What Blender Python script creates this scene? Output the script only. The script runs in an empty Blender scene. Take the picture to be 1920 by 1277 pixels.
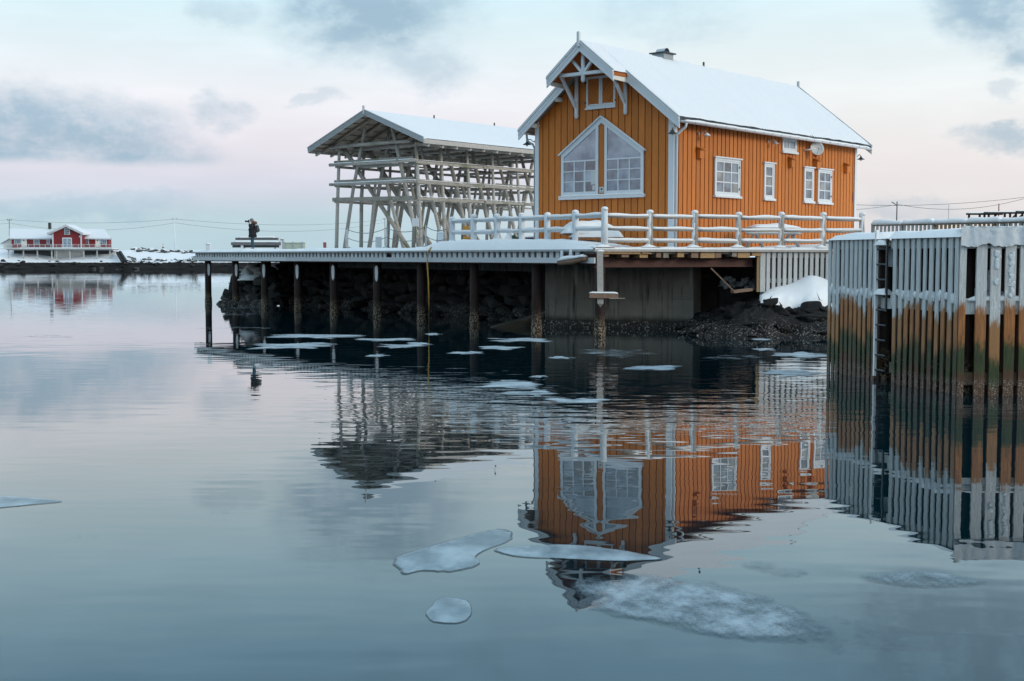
import bpy, bmesh, math, random
from mathutils import Vector, Matrix, noise as mnoise
random.seed(7)
R = math.radians
scene = bpy.context.scene
col = scene.collection

# ------------------------------------------------------------------ camera
CAM_H = 2.85
TILT = math.atan(158 / 2400)
cam_d = bpy.data.cameras.new('camera')
cam_d.sensor_width = 36.0
cam_d.lens = 36.0 * 2400 / 1920
cam_d.clip_start = 0.1
cam_d.clip_end = 12000
cam = bpy.data.objects.new('camera', cam_d)
cam.location = (0, 0, CAM_H)
cam.rotation_euler = (math.pi / 2 - TILT, 0, 0)
col.objects.link(cam)
scene.camera = cam
scene.render.resolution_x, scene.render.resolution_y = 1024, 681
scene.view_settings.view_transform = 'Standard'
scene.view_settings.look = 'None'
scene.view_settings.exposure = 0.0
scene.view_settings.gamma = 1.0
scene.view_settings.use_curve_mapping = False
scene.cycles.use_denoising = True
scene.cycles.use_adaptive_sampling = True
scene.cycles.adaptive_threshold = 0.02
scene.cycles.max_bounces = 6
scene.cycles.diffuse_bounces = 3
scene.cycles.glossy_bounces = 3
scene.cycles.transparent_max_bounces = 8
scene.cycles.caustics_reflective = False
scene.cycles.caustics_refractive = False

# ------------------------------------------------------------------ node helper
class NT:
    def __init__(self, tree):
        self.t = tree; self.n = tree.nodes; self.l = tree.links
    def node(self, typ, ins=None, **kw):
        nd = self.n.new(typ)
        for k, v in kw.items(): setattr(nd, k, v)
        for k, v in (ins or {}).items():
            s = nd.inputs[k]
            if hasattr(v, 'is_output'): self.l.new(v, s)
            else: s.default_value = v
        return nd
    def m(self, op, a, b=None, c=None, clamp=False):
        nd = self.n.new('ShaderNodeMath'); nd.operation = op; nd.use_clamp = clamp
        for i, v in enumerate((a, b, c)):
            if v is None: continue
            if hasattr(v, 'is_output'): self.l.new(v, nd.inputs[i])
            else: nd.inputs[i].default_value = v
        return nd.outputs[0]
    def sstep(self, x, lo, hi, a=0.0, b=1.0):
        nd = self.n.new('ShaderNodeMapRange'); nd.interpolation_type = 'SMOOTHSTEP'
        self.l.new(x, nd.inputs['Value'])
        for k, v in (('From Min', lo), ('From Max', hi), ('To Min', a), ('To Max', b)):
            if hasattr(v, 'is_output'): self.l.new(v, nd.inputs[k])
            else: nd.inputs[k].default_value = v
        return nd.outputs[0]
    def mix(self, f, a, b, blend='MIX'):
        nd = self.n.new('ShaderNodeMix'); nd.data_type = 'RGBA'; nd.blend_type = blend
        nd.clamp_factor = True
        for k, v in ((0, f), (6, a), (7, b)):
            if hasattr(v, 'is_output'): self.l.new(v, nd.inputs[k])
            elif k == 0: nd.inputs[0].default_value = v
            else: nd.inputs[k].default_value = (v[0], v[1], v[2], 1)
        return nd.outputs[2]
    def ramp(self, x, stops, interp='LINEAR'):
        nd = self.n.new('ShaderNodeValToRGB'); nd.color_ramp.interpolation = interp
        e = nd.color_ramp.elements
        while len(e) < len(stops): e.new(0.5)
        for i, (p, c) in enumerate(stops):
            e[i].position = p; e[i].color = (c[0], c[1], c[2], 1)
        self.l.new(x, nd.inputs[0])
        return nd.outputs[0]
    def noise(self, vec, scale, detail=3, rough=0.5, dist=0.0, out=0):
        ins = {'Scale': scale, 'Detail': detail, 'Roughness': rough, 'Distortion': dist}
        if vec is not None: ins['Vector'] = vec
        return self.node('ShaderNodeTexNoise', ins).outputs[out]
    def mapv(self, vec, scale=(1, 1, 1), loc=(0, 0, 0), rot=(0, 0, 0)):
        return self.node('ShaderNodeMapping', {'Vector': vec, 'Scale': scale, 'Location': loc, 'Rotation': rot}).outputs[0]

# ------------------------------------------------------------------ sky
SUN_DIR = Vector((0.86, -0.42, 0.34)).normalized()
world = bpy.data.worlds.new('World'); scene.world = world; world.use_nodes = True
world.cycles.sampling_method = 'MANUAL'
world.cycles.sample_map_resolution = 256
w = NT(world.node_tree); w.n.clear()
tc = w.node('ShaderNodeTexCoord')
sep = w.node('ShaderNodeSeparateXYZ', {0: tc.outputs['Generated']})
X, Y, Z = sep.outputs
AZ = w.m('ARCTAN2', X, Y)
EL = w.m('ARCSINE', Z)
dirv = w.mapv(tc.outputs['Generated'], (1, 1, 1.7))
nA = w.m('SUBTRACT', w.noise(dirv, 11.0, 5, 0.62), 0.5)
nB = w.m('SUBTRACT', w.noise(w.mapv(dirv, loc=(3, 1, 7)), 15.0, 5, 0.62), 0.5)
nF = w.noise(w.mapv(dirv, loc=(5, 2, 1)), 26.0, 4, 0.62)
elr = w.m('MULTIPLY', w.m('ADD', EL, 0.0), 1 / 1.5708, clamp=True)
def P(el): return max(0.0, el / 1.5708)
leftc = w.ramp(elr, [(0.0, (.44, .59, .66)), (P(.030), (.48, .61, .68)), (P(.052), (.62, .63, .73)),
                     (P(.085), (.78, .73, .79)), (P(.120), (.83, .82, .86)), (P(.17), (.71, .83, .87)),
                     (P(.235), (.60, .86, .98)), (P(.31), (.40, .70, .92)), (P(.5), (.48, .70, .88)), (1.0, (.70, .80, .88))])
rightc = w.ramp(elr, [(0.0, (.66, .66, .70)), (P(.030), (.75, .70, .71)), (P(.075), (.82, .765, .76)),
                      (P(.12), (.83, .84, .84)), (P(.17), (.74, .84, .87)), (P(.235), (.60, .86, .98)),
                      (P(.31), (.40, .70, .92)), (P(.5), (.48, .70, .88)), (1.0, (.70, .80, .88))])
azn = w.m('ADD', AZ, w.m('MULTIPLY', nA, 0.10))
sky_c = w.mix(w.sstep(azn, -0.08, 0.26), leftc, rightc)
SKY_V = w.node('ShaderNodeCombineXYZ', {0: w.m('ADD', AZ, w.m('MULTIPLY', nA, 0.09)), 1: w.m('ADD', EL, w.m('MULTIPLY', nB, 0.050))}).outputs[0]
def blob(a0, e0, sa, se, st=1.0, inner=0.38):
    v_ = w.node('ShaderNodeVectorMath', {0: SKY_V, 1: (1 / sa, 1 / se, 0), 2: (-a0 / sa, -e0 / se, 0)}, operation='MULTIPLY_ADD').outputs[0]
    d = w.node('ShaderNodeVectorMath', {0: v_}, operation='LENGTH').outputs['Value']
    return w.sstep(d, 1.0, inner, 0.0, st)
def px2(px, py): return math.atan((px - 960) / 2400), (480.5 - py) / 2440
cl = None
def addc(v):
    global cl
    cl = v if cl is None else w.m('MAXIMUM', cl, v)
a_, e_ = px2(60, 275)
flat = w.sstep(w.m('ADD', EL, w.m('MULTIPLY', nB, .006)), px2(0, 322)[1], px2(0, 300)[1])
addc(w.m('MULTIPLY', blob(a_, px2(0, 318)[1], .160, .070, 1.0, .45), flat))
for (px, py, sx, sy, st, wob) in [(700, 10, .105, .062, 1.0, 1.), (800, 120, .06, .034, .55, 1.2), (420, 212, .030, .020, .6, .6),
                                  (590, 196, .02, .008, .35, .5), (430, 30, .035, .018, .4, 1.), (1850, 30, .065, .046, 1.0, .9),
                                  (1910, 105, .035, .026, .9, .8), (1880, 272, .042, .013, .75, .5), (1890, 190, .016, .01, .35, .5),
                                  (1250, 30, .09, .03, .32, 1.2), (60, 395, .16, .012, .45, .5), (260, 385, .07, .010, .35, .5), (1700, 405, .07, .012, .4, .4),
                                  (1900, -200, .20, .075, .95, 1.), (2300, 60, .10, .05, .9, 1.), (-500, 100, .12, .05, .9, 1.)]:
    a0, e0 = px2(px, py)
    addc(blob(a0, e0, sx, sy, st))
far = w.m('MULTIPLY', w.sstep(w.noise(w.mapv(dirv, loc=(1, 9, 4)), 3.2, 4, .6), .50, .68), w.sstep(EL, .20, .34))
addc(w.m('MULTIPLY', far, .45))
cl = w.m('MULTIPLY', cl, w.sstep(nF, 0.28, 0.62, 0.42, 1.0))
lowc = w.sstep(EL, 0.0, 0.10)
cloud_c = w.mix(lowc, (.27, .43, .55), (.30, .44, .56))
sky_c = w.mix(w.m('MULTIPLY', cl, 0.88), sky_c, cloud_c)
wisps = w.sstep(w.noise(w.mapv(dirv, scale=(1, 1, 2.5), loc=(2, 2, 2)), 7.0, 3, .6), .35, .75, .97, 1.04)
veil = w.mix(1.0, sky_c, w.node('ShaderNodeCombineColor', {0: wisps, 1: wisps, 2: wisps}).outputs[0], 'MULTIPLY')
nish = w.node('ShaderNodeTexSky', sky_type='NISHITA')
nish.sun_disc = False
nish.sun_elevation = math.asin(SUN_DIR.z)
nish.sun_rotation = math.atan2(SUN_DIR.x, SUN_DIR.y)
veil10 = w.mix(1.0, veil, (11.2, 11.4, 11.4), 'MULTIPLY')
out_c = w.mix(0.93, nish.outputs[0], veil10)
bg = w.node('ShaderNodeBackground', {'Color': out_c, 'Strength': 0.1})
w.l.new(bg.outputs[0], w.node('ShaderNodeOutputWorld').inputs[0])

# ------------------------------------------------------------------ sun
sun_d = bpy.data.lights.new('sun', 'SUN')
sun_d.energy = 1.5; sun_d.angle = R(18); sun_d.color = (1.0, 0.88, 0.74)
sun = bpy.data.objects.new('sun', sun_d)
sun.rotation_euler = SUN_DIR.to_track_quat('Z', 'Y').to_euler()
sun.location = SUN_DIR * 100
col.objects.link(sun)

# ------------------------------------------------------------------ picture point -> place
_c, _s = math.cos(TILT), math.sin(TILT)
def ray(px, py):
    u = (px - 960) / 2400; v = (638.5 - py) / 2400
    return Vector((u, _c + v * _s, -_s + v * _c))
def at(px, py, depth):
    d = ray(px, py); k = depth / d.y
    return Vector((d.x * k, depth, CAM_H + d.z * k))
def atz(px, py, z=0.0):
    d = ray(px, py); k = (z - CAM_H) / d.z
    return Vector((d.x * k, d.y * k, z))

# ------------------------------------------------------------------ materials
MATS = {}
def mat(name):
    m = bpy.data.materials.new(name); m.use_nodes = True
    t = NT(m.node_tree); t.n.clear()
    p = t.node('ShaderNodeBsdfPrincipled'); o = t.node('ShaderNodeOutputMaterial')
    t.l.new(p.outputs[0], o.inputs[0])
    MATS[name] = m
    return t, p, o
def setp(t, p, **kw):
    for k, v in kw.items():
        k = k.replace('_', ' ')
        if hasattr(v, 'is_output'): t.l.new(v, p.inputs[k])
        elif isinstance(v, tuple): p.inputs[k].default_value = (*v, 1)
        else: p.inputs[k].default_value = v
def bump(t, p, h, dist=0.02, strength=1.0):
    b = t.node('ShaderNodeBump', {'Height': h, 'Distance': dist, 'Strength': strength})
    t.l.new(b.outputs[0], p.inputs['Normal'])
def rnd(t): return t.node('ShaderNodeObjectInfo').outputs['Random']
def pos(t): return t.node('ShaderNodeNewGeometry').outputs['Position']
def posz(t): return t.node('ShaderNodeSeparateXYZ', {0: pos(t)}).outputs[2]

def m_snow(name, c=(.86, .88, .90), sc=6.0, d=.03):
    t, p, o = mat(name)
    v = pos(t)
    n1 = t.noise(v, sc, 5, .6); n2 = t.noise(v, sc * .15, 3)
    setp(t, p, Base_Color=t.mix(n2, tuple(x * .95 for x in c), c), Roughness=.75)
    p.inputs['Specular IOR Level'].default_value = .25
    bump(t, p, t.m('ADD', n1, t.noise(v, sc * 6, 2)), d, .5)
m_snow('snow', (.90, .91, .92)); m_snow('roof_snow', (.80, .82, .85), 1.5, .05)
m_snow('frost', (.74, .79, .83), 14, .02)

def m_paint(name, c, var=.10, rough=.55, dirt=.0):
    t, p, o = mat(name)
    r = rnd(t); v = pos(t)
    n = t.noise(t.mapv(v, (3, 3, .5)), 4, 4, .6)
    k = t.m('ADD', t.m('MULTIPLY', r, var), t.m('MULTIPLY', n, var * 1.6))
    lo = tuple(x * (1 - var * .9) for x in c); hi = tuple(min(1, x * (1 + var * .5)) for x in c)
    cc = t.mix(k, lo, hi)
    if dirt:
        dn = t.sstep(t.noise(t.mapv(v, (2, 2, .35)), 3, 5, .65), .5, .8, 0, dirt)
        cc = t.mix(dn, cc, tuple(x * .55 for x in c))
    setp(t, p, Base_Color=cc, Roughness=rough)
    bump(t, p, t.noise(t.mapv(v, (9, 9, 1.2)), 10, 3), .004, .6)
m_paint('orange', (.58, .178, .024), .40, .65, .45)
m_paint('orange_dark', (.44, .115, .012), .12, .7)
m_paint('white', (.74, .78, .82), .07, .45, .14)
m_paint('cream', (.78, .76, .70), .06, .5)
m_paint('red', (.25, .020, .022), .14, .6)
m_paint('tile', (.05, .055, .06), .2, .5)
m_paint('grey_metal', (.34, .38, .40), .1, .4)
m_paint('dark_metal', (.035, .045, .05), .1, .45)
m_paint('galv', (.52, .55, .58), .12, .35)
m_paint('green_crate', (.42, .47, .36), .1, .6)
m_paint('yellow', (.62, .30, .03), .15, .6, .4)
m_paint('rope_yellow', (.62, .34, .06), .15, .7)
m_paint('rope_grey', (.22, .22, .21), .15, .8)
m_paint('dish', (.62, .64, .63), .05, .5)
m_paint('black', (.012, .013, .015), .1, .8)
m_paint('red_white', (.33, .09, .085), .1, .6)

def m_wood(name, a, b, green=0.0, sc=(5, 5, 1.0), rough=.8):
    t, p, o = mat(name)
    v = t.node('ShaderNodeTexCoord').outputs['Object']
    r = rnd(t)
    sh = t.node('ShaderNodeCombineXYZ', {0: t.m('MULTIPLY', r, 31.), 1: t.m('MULTIPLY', r, 17.), 2: t.m('MULTIPLY', r, 9.)}).outputs[0]
    vv = t.node('ShaderNodeVectorMath', {0: v, 1: sh}, operation='ADD').outputs[0]
    g = t.noise(t.mapv(vv, sc), 6, 6, .65)
    big = t.noise(vv, .9, 3)
    cc = t.mix(t.sstep(g, .3, .7), a, b)
    cc = t.mix(t.m('MULTIPLY', r, .45), cc, tuple(x * .62 for x in a))
    if green: cc = t.mix(t.sstep(big, .5, .72, 0, green), cc, (.10, .115, .045))
    setp(t, p, Base_Color=cc, Roughness=rough)
    bump(t, p, g, .01, .7)
m_wood('pole', (.31, .285, .255), (.53, .50, .46), .5, (3, 3, 1.5))
m_wood('beam', (.25, .22, .185), (.42, .385, .34), .7, (2, 2, 2))
m_wood('rafter', (.20, .16, .125), (.36, .30, .24), .2, (2, 2, 2))
m_wood('grey_board', (.40, .41, .41), (.58, .59, .585), .0, (14, 14, 1))
m_wood('grey_board_h', (.30, .32, .325), (.45, .47, .475), .0, (2, 14, 14))
m_wood('log', (.36, .33, .30), (.52, .49, .46), 0, (2, 2, 6))
m_wood('new_wood', (.34, .20, .09), (.50, .33, .17), 0, (3, 3, 3))
m_wood('old_plank', (.20, .12, .08), (.34, .22, .16), 0, (3, 3, 3))
m_wood('fascia', (.58, .61, .63), (.78, .81, .83), 0, (2, 2, 9), .6)

# tidal timber: stained by height above the water
t, p, o = mat('tide_board')
v = t.node('ShaderNodeTexCoord').outputs['Object']; wp = pos(t); r = rnd(t)
g = t.noise(t.mapv(wp, (16, 16, 1)), 3, 6, .65)
zz = t.m('ADD', posz(t), t.m('ADD', t.m('MULTIPLY', t.m('SUBTRACT', t.noise(t.mapv(wp, (7, 7, 2)), 1.9, 5, .65), .5), .70),
                             t.m('MULTIPLY', t.m('SUBTRACT', r, .5), .42)))
grey = t.mix(t.sstep(g, .3, .7), (.47, .495, .495), (.68, .705, .70))
brown = t.mix(t.sstep(g, .3, .7), (.22, .072, .018), (.46, .19, .055))
brown = t.mix(t.m('MULTIPLY', r, .8), brown, (.36, .19, .08))
green = t.mix(t.sstep(g, .3, .7), (.006, .014, .003), (.040, .066, .012))
low = t.mix(t.sstep(g, .35, .7), (.045, .020, .008), (.11, .052, .018))
c = t.mix(t.sstep(zz, .26, .44), low, green)
c = t.mix(t.sstep(zz, .76, 1.10), c, brown)
c = t.mix(t.sstep(zz, 1.58, 1.78), c, grey)
icy = t.m('MULTIPLY', t.sstep(t.noise(t.mapv(wp, (5, 5, 1.5)), 4, 5, .7), .56, .66), t.m('MULTIPLY', t.sstep(zz, 1.72, 1.92), t.sstep(zz, 2.35, 2.1)))
c = t.mix(icy, c, (.78, .82, .85))
barn = t.m('MULTIPLY', t.sstep(t.noise(wp, 55, 2, .6), .57, .63), t.sstep(posz(t), .40, .24))
c = t.mix(barn, c, (.50, .46, .40))
setp(t, p, Base_Color=c, Roughness=t.sstep(zz, 1.5, 1.8, .42, .85))
bump(t, p, t.m('ADD', g, t.m('MULTIPLY', barn, .8)), .012, .8)

# steel pile
t, p, o = mat('pile')
wp = pos(t); g = t.noise(t.mapv(wp, (5, 5, 1)), 3, 5, .65)
c = t.mix(g, (.012, .008, .007), (.042, .023, .018))
barn = t.m('MULTIPLY', t.sstep(t.noise(wp, 18, 3, .7), .46, .58), t.m('MULTIPLY', t.sstep(posz(t), .85, .25), 1.0))
c = t.mix(barn, c, (.34, .28, .20))
setp(t, p, Base_Color=c, Roughness=.7); p.inputs['Specular IOR Level'].default_value = .2; bump(t, p, t.m('ADD', g, barn), .03, .8)
t, p, o = mat('rust_and_shade')  # rust on steel, also the dark colour standing for shade behind slats
wp = pos(t); g = t.noise(t.mapv(wp, (2, 2, 4)), 3, 6, .7)
setp(t, p, Base_Color=t.mix(g, (.045, .018, .014), (.13, .055, .045)), Roughness=.75); bump(t, p, g, .02)

# rocks; near-black tones put the shade under the quay into the colour
def m_rock(name, a, b, barn_amt, snow=0.0):
    t, p, o = mat(name)
    wp = pos(t); r = rnd(t)
    g = t.noise(wp, 2.2, 8, .68); f = t.noise(wp, 14, 5, .7)
    c = t.mix(t.sstep(g, .3, .7), a, b)
    c = t.mix(t.m('MULTIPLY', r, .6), c, tuple(x * 1.7 for x in b))
    lich = t.m('MULTIPLY', t.sstep(t.noise(wp, 1.1, 4), .60, .68), t.sstep(posz(t), 1.2, 1.8))
    c = t.mix(t.m('MULTIPLY', lich, .6), c, (.10, .085, .02))
    if barn_amt:
        bz = t.m('ADD', posz(t), t.m('MULTIPLY', t.noise(wp, .9, 3), .6))
        ba = t.m('MULTIPLY', t.sstep(t.noise(wp, 13, 3, .7), .58, .64), t.sstep(bz, 1.05, .55))
        c = t.mix(t.m('MULTIPLY', ba, barn_amt), c, (.40, .38, .34))
    if snow:
        nz = t.node('ShaderNodeSeparateXYZ', {0: t.node('ShaderNodeNewGeometry').outputs['Normal']}).outputs[2]
        c = t.mix(t.sstep(t.m('ADD', nz, t.m('MULTIPLY', f, .3)), .62, .75, 0, snow), c, (.8, .83, .86))
    setp(t, p, Base_Color=c, Roughness=.75)
    p.inputs['Specular IOR Level'].default_value = .18
    bump(t, p, t.m('ADD', g, t.m('MULTIPLY', f, .35)), .12, .8)
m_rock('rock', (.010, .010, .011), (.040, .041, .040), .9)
m_rock('rock_shaded', (.004, .004, .005), (.015, .014, .014), .8)
m_rock('rock_snowy', (.025, .026, .028), (.10, .10, .10), 0, 1.0)
t, p, o = mat('concrete')
wp = pos(t)
g = t.noise(wp, 1.6, 8, .65); st = t.noise(t.mapv(wp, (3.0, 3.0, .22)), 2.0, 5, .65)
c = t.mix(g, (.12, .11, .09), (.27, .255, .22))
c = t.mix(t.sstep(st, .52, .72), c, (.032, .03, .026))
white = t.m('MULTIPLY', t.sstep(t.noise(t.mapv(wp, (2.2, 2.2, .25), loc=(4, 0, 2)), 1.7, 4), .60, .70), t.sstep(posz(t), 1.2, 2.2))
c = t.mix(t.m('MULTIPLY', white, .8), c, (.42, .40, .36))
tidal = t.sstep(t.m('ADD', posz(t), t.m('MULTIPLY', g, .35)), .75, .40)
c = t.mix(tidal, c, (.025, .024, .016))
setp(t, p, Base_Color=c, Roughness=.85); bump(t, p, t.m('ADD', g, st), .03, .6)

# glass panes (dim room and reflections painted into the colour by noise)
def m_glass(name, a, b):
    t, p, o = mat(name)
    v = t.node('ShaderNodeTexCoord').outputs['Object']; r = rnd(t)
    n = t.noise(t.node('ShaderNodeVectorMath', {0: v, 1: t.node('ShaderNodeCombineXYZ', {0: t.m('MULTIPLY', r, 20.)}).outputs[0]}, operation='ADD').outputs[0], 1.6, 3, .5)
    setp(t, p, Base_Color=t.mix(t.sstep(n, .25, .75), a, b), Roughness=.025, IOR=2.1)
    bump(t, p, t.noise(pos(t), 1.3, 2), .004, .5)
m_glass('glass', (.012, .025, .045), (.20, .27, .35))
m_glass('glass_pale', (.08, .14, .21), (.34, .43, .53))
m_glass('glass_curtain', (.10, .12, .13), (.30, .32, .32))

# ice
t, p, o = mat('ice')
wp = pos(t)
at_ = t.node('ShaderNodeAttribute', attribute_name='thick').outputs['Fac']
n1 = t.noise(t.mapv(wp, (1, .6, 1)), 3.2, 7, .68); n2 = t.noise(wp, 26, 4, .65)
k = t.m('ADD', at_, t.m('MULTIPLY', t.m('SUBTRACT', n1, .5), 1.9))
c = t.mix(t.sstep(k, .35, 1.35), (.06, .13, .18), (.44, .56, .64))
al = t.m('ADD', k, t.m('MULTIPLY', t.m('SUBTRACT', n2, .5), .9))
setp(t, p, Base_Color=c, Roughness=.5, Alpha=t.sstep(al, .05, 1.5, 0.0, .80))
bump(t, p, t.m('ADD', n1, n2), .02, .6)
t, p, o = mat('ice_sheet')
wp = pos(t); n1 = t.noise(t.mapv(wp, (1, .7, 1)), 2.2, 5, .6); n2 = t.noise(wp, 18, 3, .6)
at_ = t.node('ShaderNodeAttribute', attribute_name='thick').outputs['Fac']
k = t.m('ADD', at_, t.m('MULTIPLY', t.m('SUBTRACT', n2, .5), .25))
c = t.mix(t.sstep(k, .10, .42), (.05, .09, .11), t.mix(t.sstep(n1, .3, .7), (.22, .33, .40), (.46, .58, .66)))
setp(t, p, Base_Color=c, Roughness=.3, Alpha=t.m('MULTIPLY', t.sstep(k, -.02, .10), t.sstep(n1, .2, .75, .45, .78)))
bump(t, p, t.m('ADD', n1, t.m('MULTIPLY', n2, .4)), .02, .5)
t, p, o = mat('ice_far')
wp = pos(t); n1 = t.noise(wp, 1.5, 5, .6)
at_ = t.node('ShaderNodeAttribute', attribute_name='thick').outputs['Fac']
k = t.m('ADD', at_, t.m('MULTIPLY', t.m('SUBTRACT', n1, .5), 1.2))
nn = t.noise(t.mapv(wp, (.35, 1.6, 1)), 2.6, 5, .65)
k = t.m('ADD', k, t.m('MULTIPLY', t.m('SUBTRACT', nn, .5), 2.6))
setp(t, p, Base_Color=t.mix(n1, (.26, .36, .43), (.55, .65, .71)), Roughness=.6, Alpha=t.sstep(k, .20, 1.25, 0., .90))

# water
t, p, o = mat('water')
wp = pos(t)
sp = t.node('ShaderNodeSeparateXYZ', {0: wp})
patch = t.noise(t.mapv(wp, (.10, .06, 1), loc=(3.3, 1.2, 0)), 1.0, 3, .55)
band = t.m('MULTIPLY', t.sstep(sp.outputs[1], 18.5, 23.5), t.sstep(sp.outputs[1], 44, 32))
band = t.m('MULTIPLY', band, t.sstep(sp.outputs[0], -7, 0))
amp = t.m('ADD', t.m('ADD', .22, t.m('MULTIPLY', band, 1.0)), t.m('MULTIPLY', t.sstep(patch, .45, .70), .30))
h1 = t.noise(t.mapv(wp, (.40, 1.0, 1), rot=(0, 0, R(7))), 2.1, 1, .4)
h2 = t.noise(t.mapv(wp, (.55, 1.4, 1), rot=(0, 0, R(-9))), 3.6, 1, .4)
h3 = t.noise(t.mapv(wp, (.3, .6, 1), rot=(0, 0, R(12))), .8, 2, .5)
hh = t.m('ADD', t.m('MULTIPLY', t.m('ADD', h1, t.m('MULTIPLY', t.m('MULTIPLY', h2, band), .35)), amp), t.m('MULTIPLY', h3, .5))
setp(t, p, Base_Color=(.001, .016, .023), Roughness=.01, IOR=1.36, Coat_Weight=.45, Coat_IOR=1.5, Coat_Roughness=.01)
bump(t, p, hh, .009, 1.0)
t.l.new(p.inputs['Normal'].links[0].from_socket, p.inputs['Coat Normal'])

# ------------------------------------------------------------------ mesh builder
BASE = {}
def root_z(o):
    while o is not None and o.parent is not None: o = o.parent
    return BASE.get(o.name, 0.0) if o is not None else 0.0
def link(o, parent=None):
    col.objects.link(o)
    if parent is not None: o.parent = parent
    return o
def tag(o, label=None, cat=None, group=None, kind=None):
    if label: o['label'] = label
    if cat: o['category'] = cat
    if group: o['group'] = group
    if kind: o['kind'] = kind
    return o
def thing(name, label, cat, loc=(0, 0, 0), rz=0.0, group=None):
    o = bpy.data.objects.new(name, None)
    o.empty_display_size = .3
    o.location = loc; o.rotation_euler = (0, 0, rz)
    col.objects.link(o); BASE[o.name] = loc[2]
    return tag(o, label, cat, group)

class MB:
    def __init__(s): s.v = []; s.f = []
    def add(s, vs, fs):
        n = len(s.v); s.v += [Vector(x) for x in vs]; s.f += [tuple(i + n for i in f) for f in fs]; return s
    def box(s, lo, hi):
        x0, y0, z0 = lo; x1, y1, z1 = hi
        return s.add([(x0, y0, z0), (x1, y0, z0), (x1, y1, z0), (x0, y1, z0), (x0, y0, z1), (x1, y0, z1), (x1, y1, z1), (x0, y1, z1)],
                     [(0, 3, 2, 1), (4, 5, 6, 7), (0, 1, 5, 4), (1, 2, 6, 5), (2, 3, 7, 6), (3, 0, 4, 7)])
    def bar(s, p, q, wd, ht, up=(0, 0, 1)):
        p, q = Vector(p), Vector(q); d = (q - p).normalized(); u = Vector(up)
        sd = d.cross(u)
        if sd.length < 1e-4: sd = d.cross(Vector((1, 0, 0)))
        sd.normalize(); u = sd.cross(d).normalized()
        a, b = sd * wd / 2, u * ht / 2
        vs = [p - a - b, p + a - b, p + a + b, p - a + b, q - a - b, q + a - b, q + a + b, q - a + b]
        return s.add(vs, [(0, 3, 2, 1), (4, 5, 6, 7), (0, 1, 5, 4), (1, 2, 6, 5), (2, 3, 7, 6), (3, 0, 4, 7)])
    def tube(s, pts, rs, n=8, cap=True):
        pts = [Vector(p) for p in pts]
        if not isinstance(rs, (list, tuple)): rs = [rs] * len(pts)
        vs = []; fs = []
        for i, p in enumerate(pts):
            d = (pts[min(i + 1, len(pts) - 1)] - pts[max(i - 1, 0)]).normalized()
            u = d.cross(Vector((0, 0, 1)))
            if u.length < 1e-3: u = d.cross(Vector((1, 0, 0)))
            u.normalize(); w_ = d.cross(u)
            for k in range(n):
                an = 2 * math.pi * k / n
                vs.append(p + (u * math.cos(an) + w_ * math.sin(an)) * rs[i])
        for i in range(len(pts) - 1):
            for k in range(n):
                fs.append((i * n + k, i * n + (k + 1) % n, (i + 1) * n + (k + 1) % n, (i + 1) * n + k))
        if cap:
            fs.append(tuple(range(n - 1, -1, -1))); fs.append(tuple(range((len(pts) - 1) * n, len(pts) * n)))
        return s.add(vs, fs)
    def prism(s, poly, off):
        """polygon (3d points, planar) swept by vector off"""
        n = len(poly); off = Vector(off); poly = [Vector(x) for x in poly]
        return s.add(poly + [x + off for x in poly],
                     [tuple(range(n - 1, -1, -1)), tuple(range(n, 2 * n))] + [(i, (i + 1) % n, n + (i + 1) % n, n + i) for i in range(n)])
    def lathe(s, c, axis, prof, n=12):
        c = Vector(c); d = Vector(axis).normalized()
        u = d.cross(Vector((0, 0, 1)))
        if u.length < 1e-3: u = d.cross(Vector((1, 0, 0)))
        u.normalize(); w_ = d.cross(u); vs = []; fs = []
        for (r_, h_) in prof:
            for k in range(n):
                an = 2 * math.pi * k / n
                vs.append(c + d * h_ + (u * math.cos(an) + w_ * math.sin(an)) * r_)
        for i in range(len(prof) - 1):
            for k in range(n):
                fs.append((i * n + k, i * n + (k + 1) % n, (i + 1) * n + (k + 1) % n, (i + 1) * n + k))
        fs.append(tuple(range(n - 1, -1, -1))); fs.append(tuple(range((len(prof) - 1) * n, len(prof) * n)))
        return s.add(vs, fs)
    def mesh(s, name, m, dz=0.0, smooth=False, bev=0.0):
        me = bpy.data.meshes.new(name)
        me.from_pydata([(v.x, v.y, v.z - dz) for v in s.v], [], s.f)
        bm = bmesh.new(); bm.from_mesh(me)
        bmesh.ops.recalc_face_normals(bm, faces=bm.faces)
        if bev: bmesh.ops.bevel(bm, geom=list(bm.edges), offset=bev, segments=1, affect='EDGES')
        bm.to_mesh(me); bm.free()
        if m: me.materials.append(MATS[m])
        if smooth:
            for po in me.polygons: po.use_smooth = True
        return me
    def build(s, name, m, parent=None, smooth=False, bev=0.0):
        me = s.mesh(name, m, root_z(parent) if parent else 0.0, smooth, bev)
        return link(bpy.data.objects.new(name, me), parent)
def inst(name, me, parent, loc, rot=(0, 0, 0), sc=(1, 1, 1)):
    o = bpy.data.objects.new(name, me)
    o.location = (loc[0], loc[1], loc[2] - root_z(parent)); o.rotation_euler = rot; o.scale = sc
    return link(o, parent)
def nz(x, y, z=0.0): return mnoise.noise(Vector((x, y, z)))
def fbm(x, y, z=0.0, o=4):
    v = 0; a = .5; f = 1
    for _ in range(o): v += a * mnoise.noise(Vector((x * f, y * f, z * f))); a *= .5; f *= 2
    return v
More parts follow.
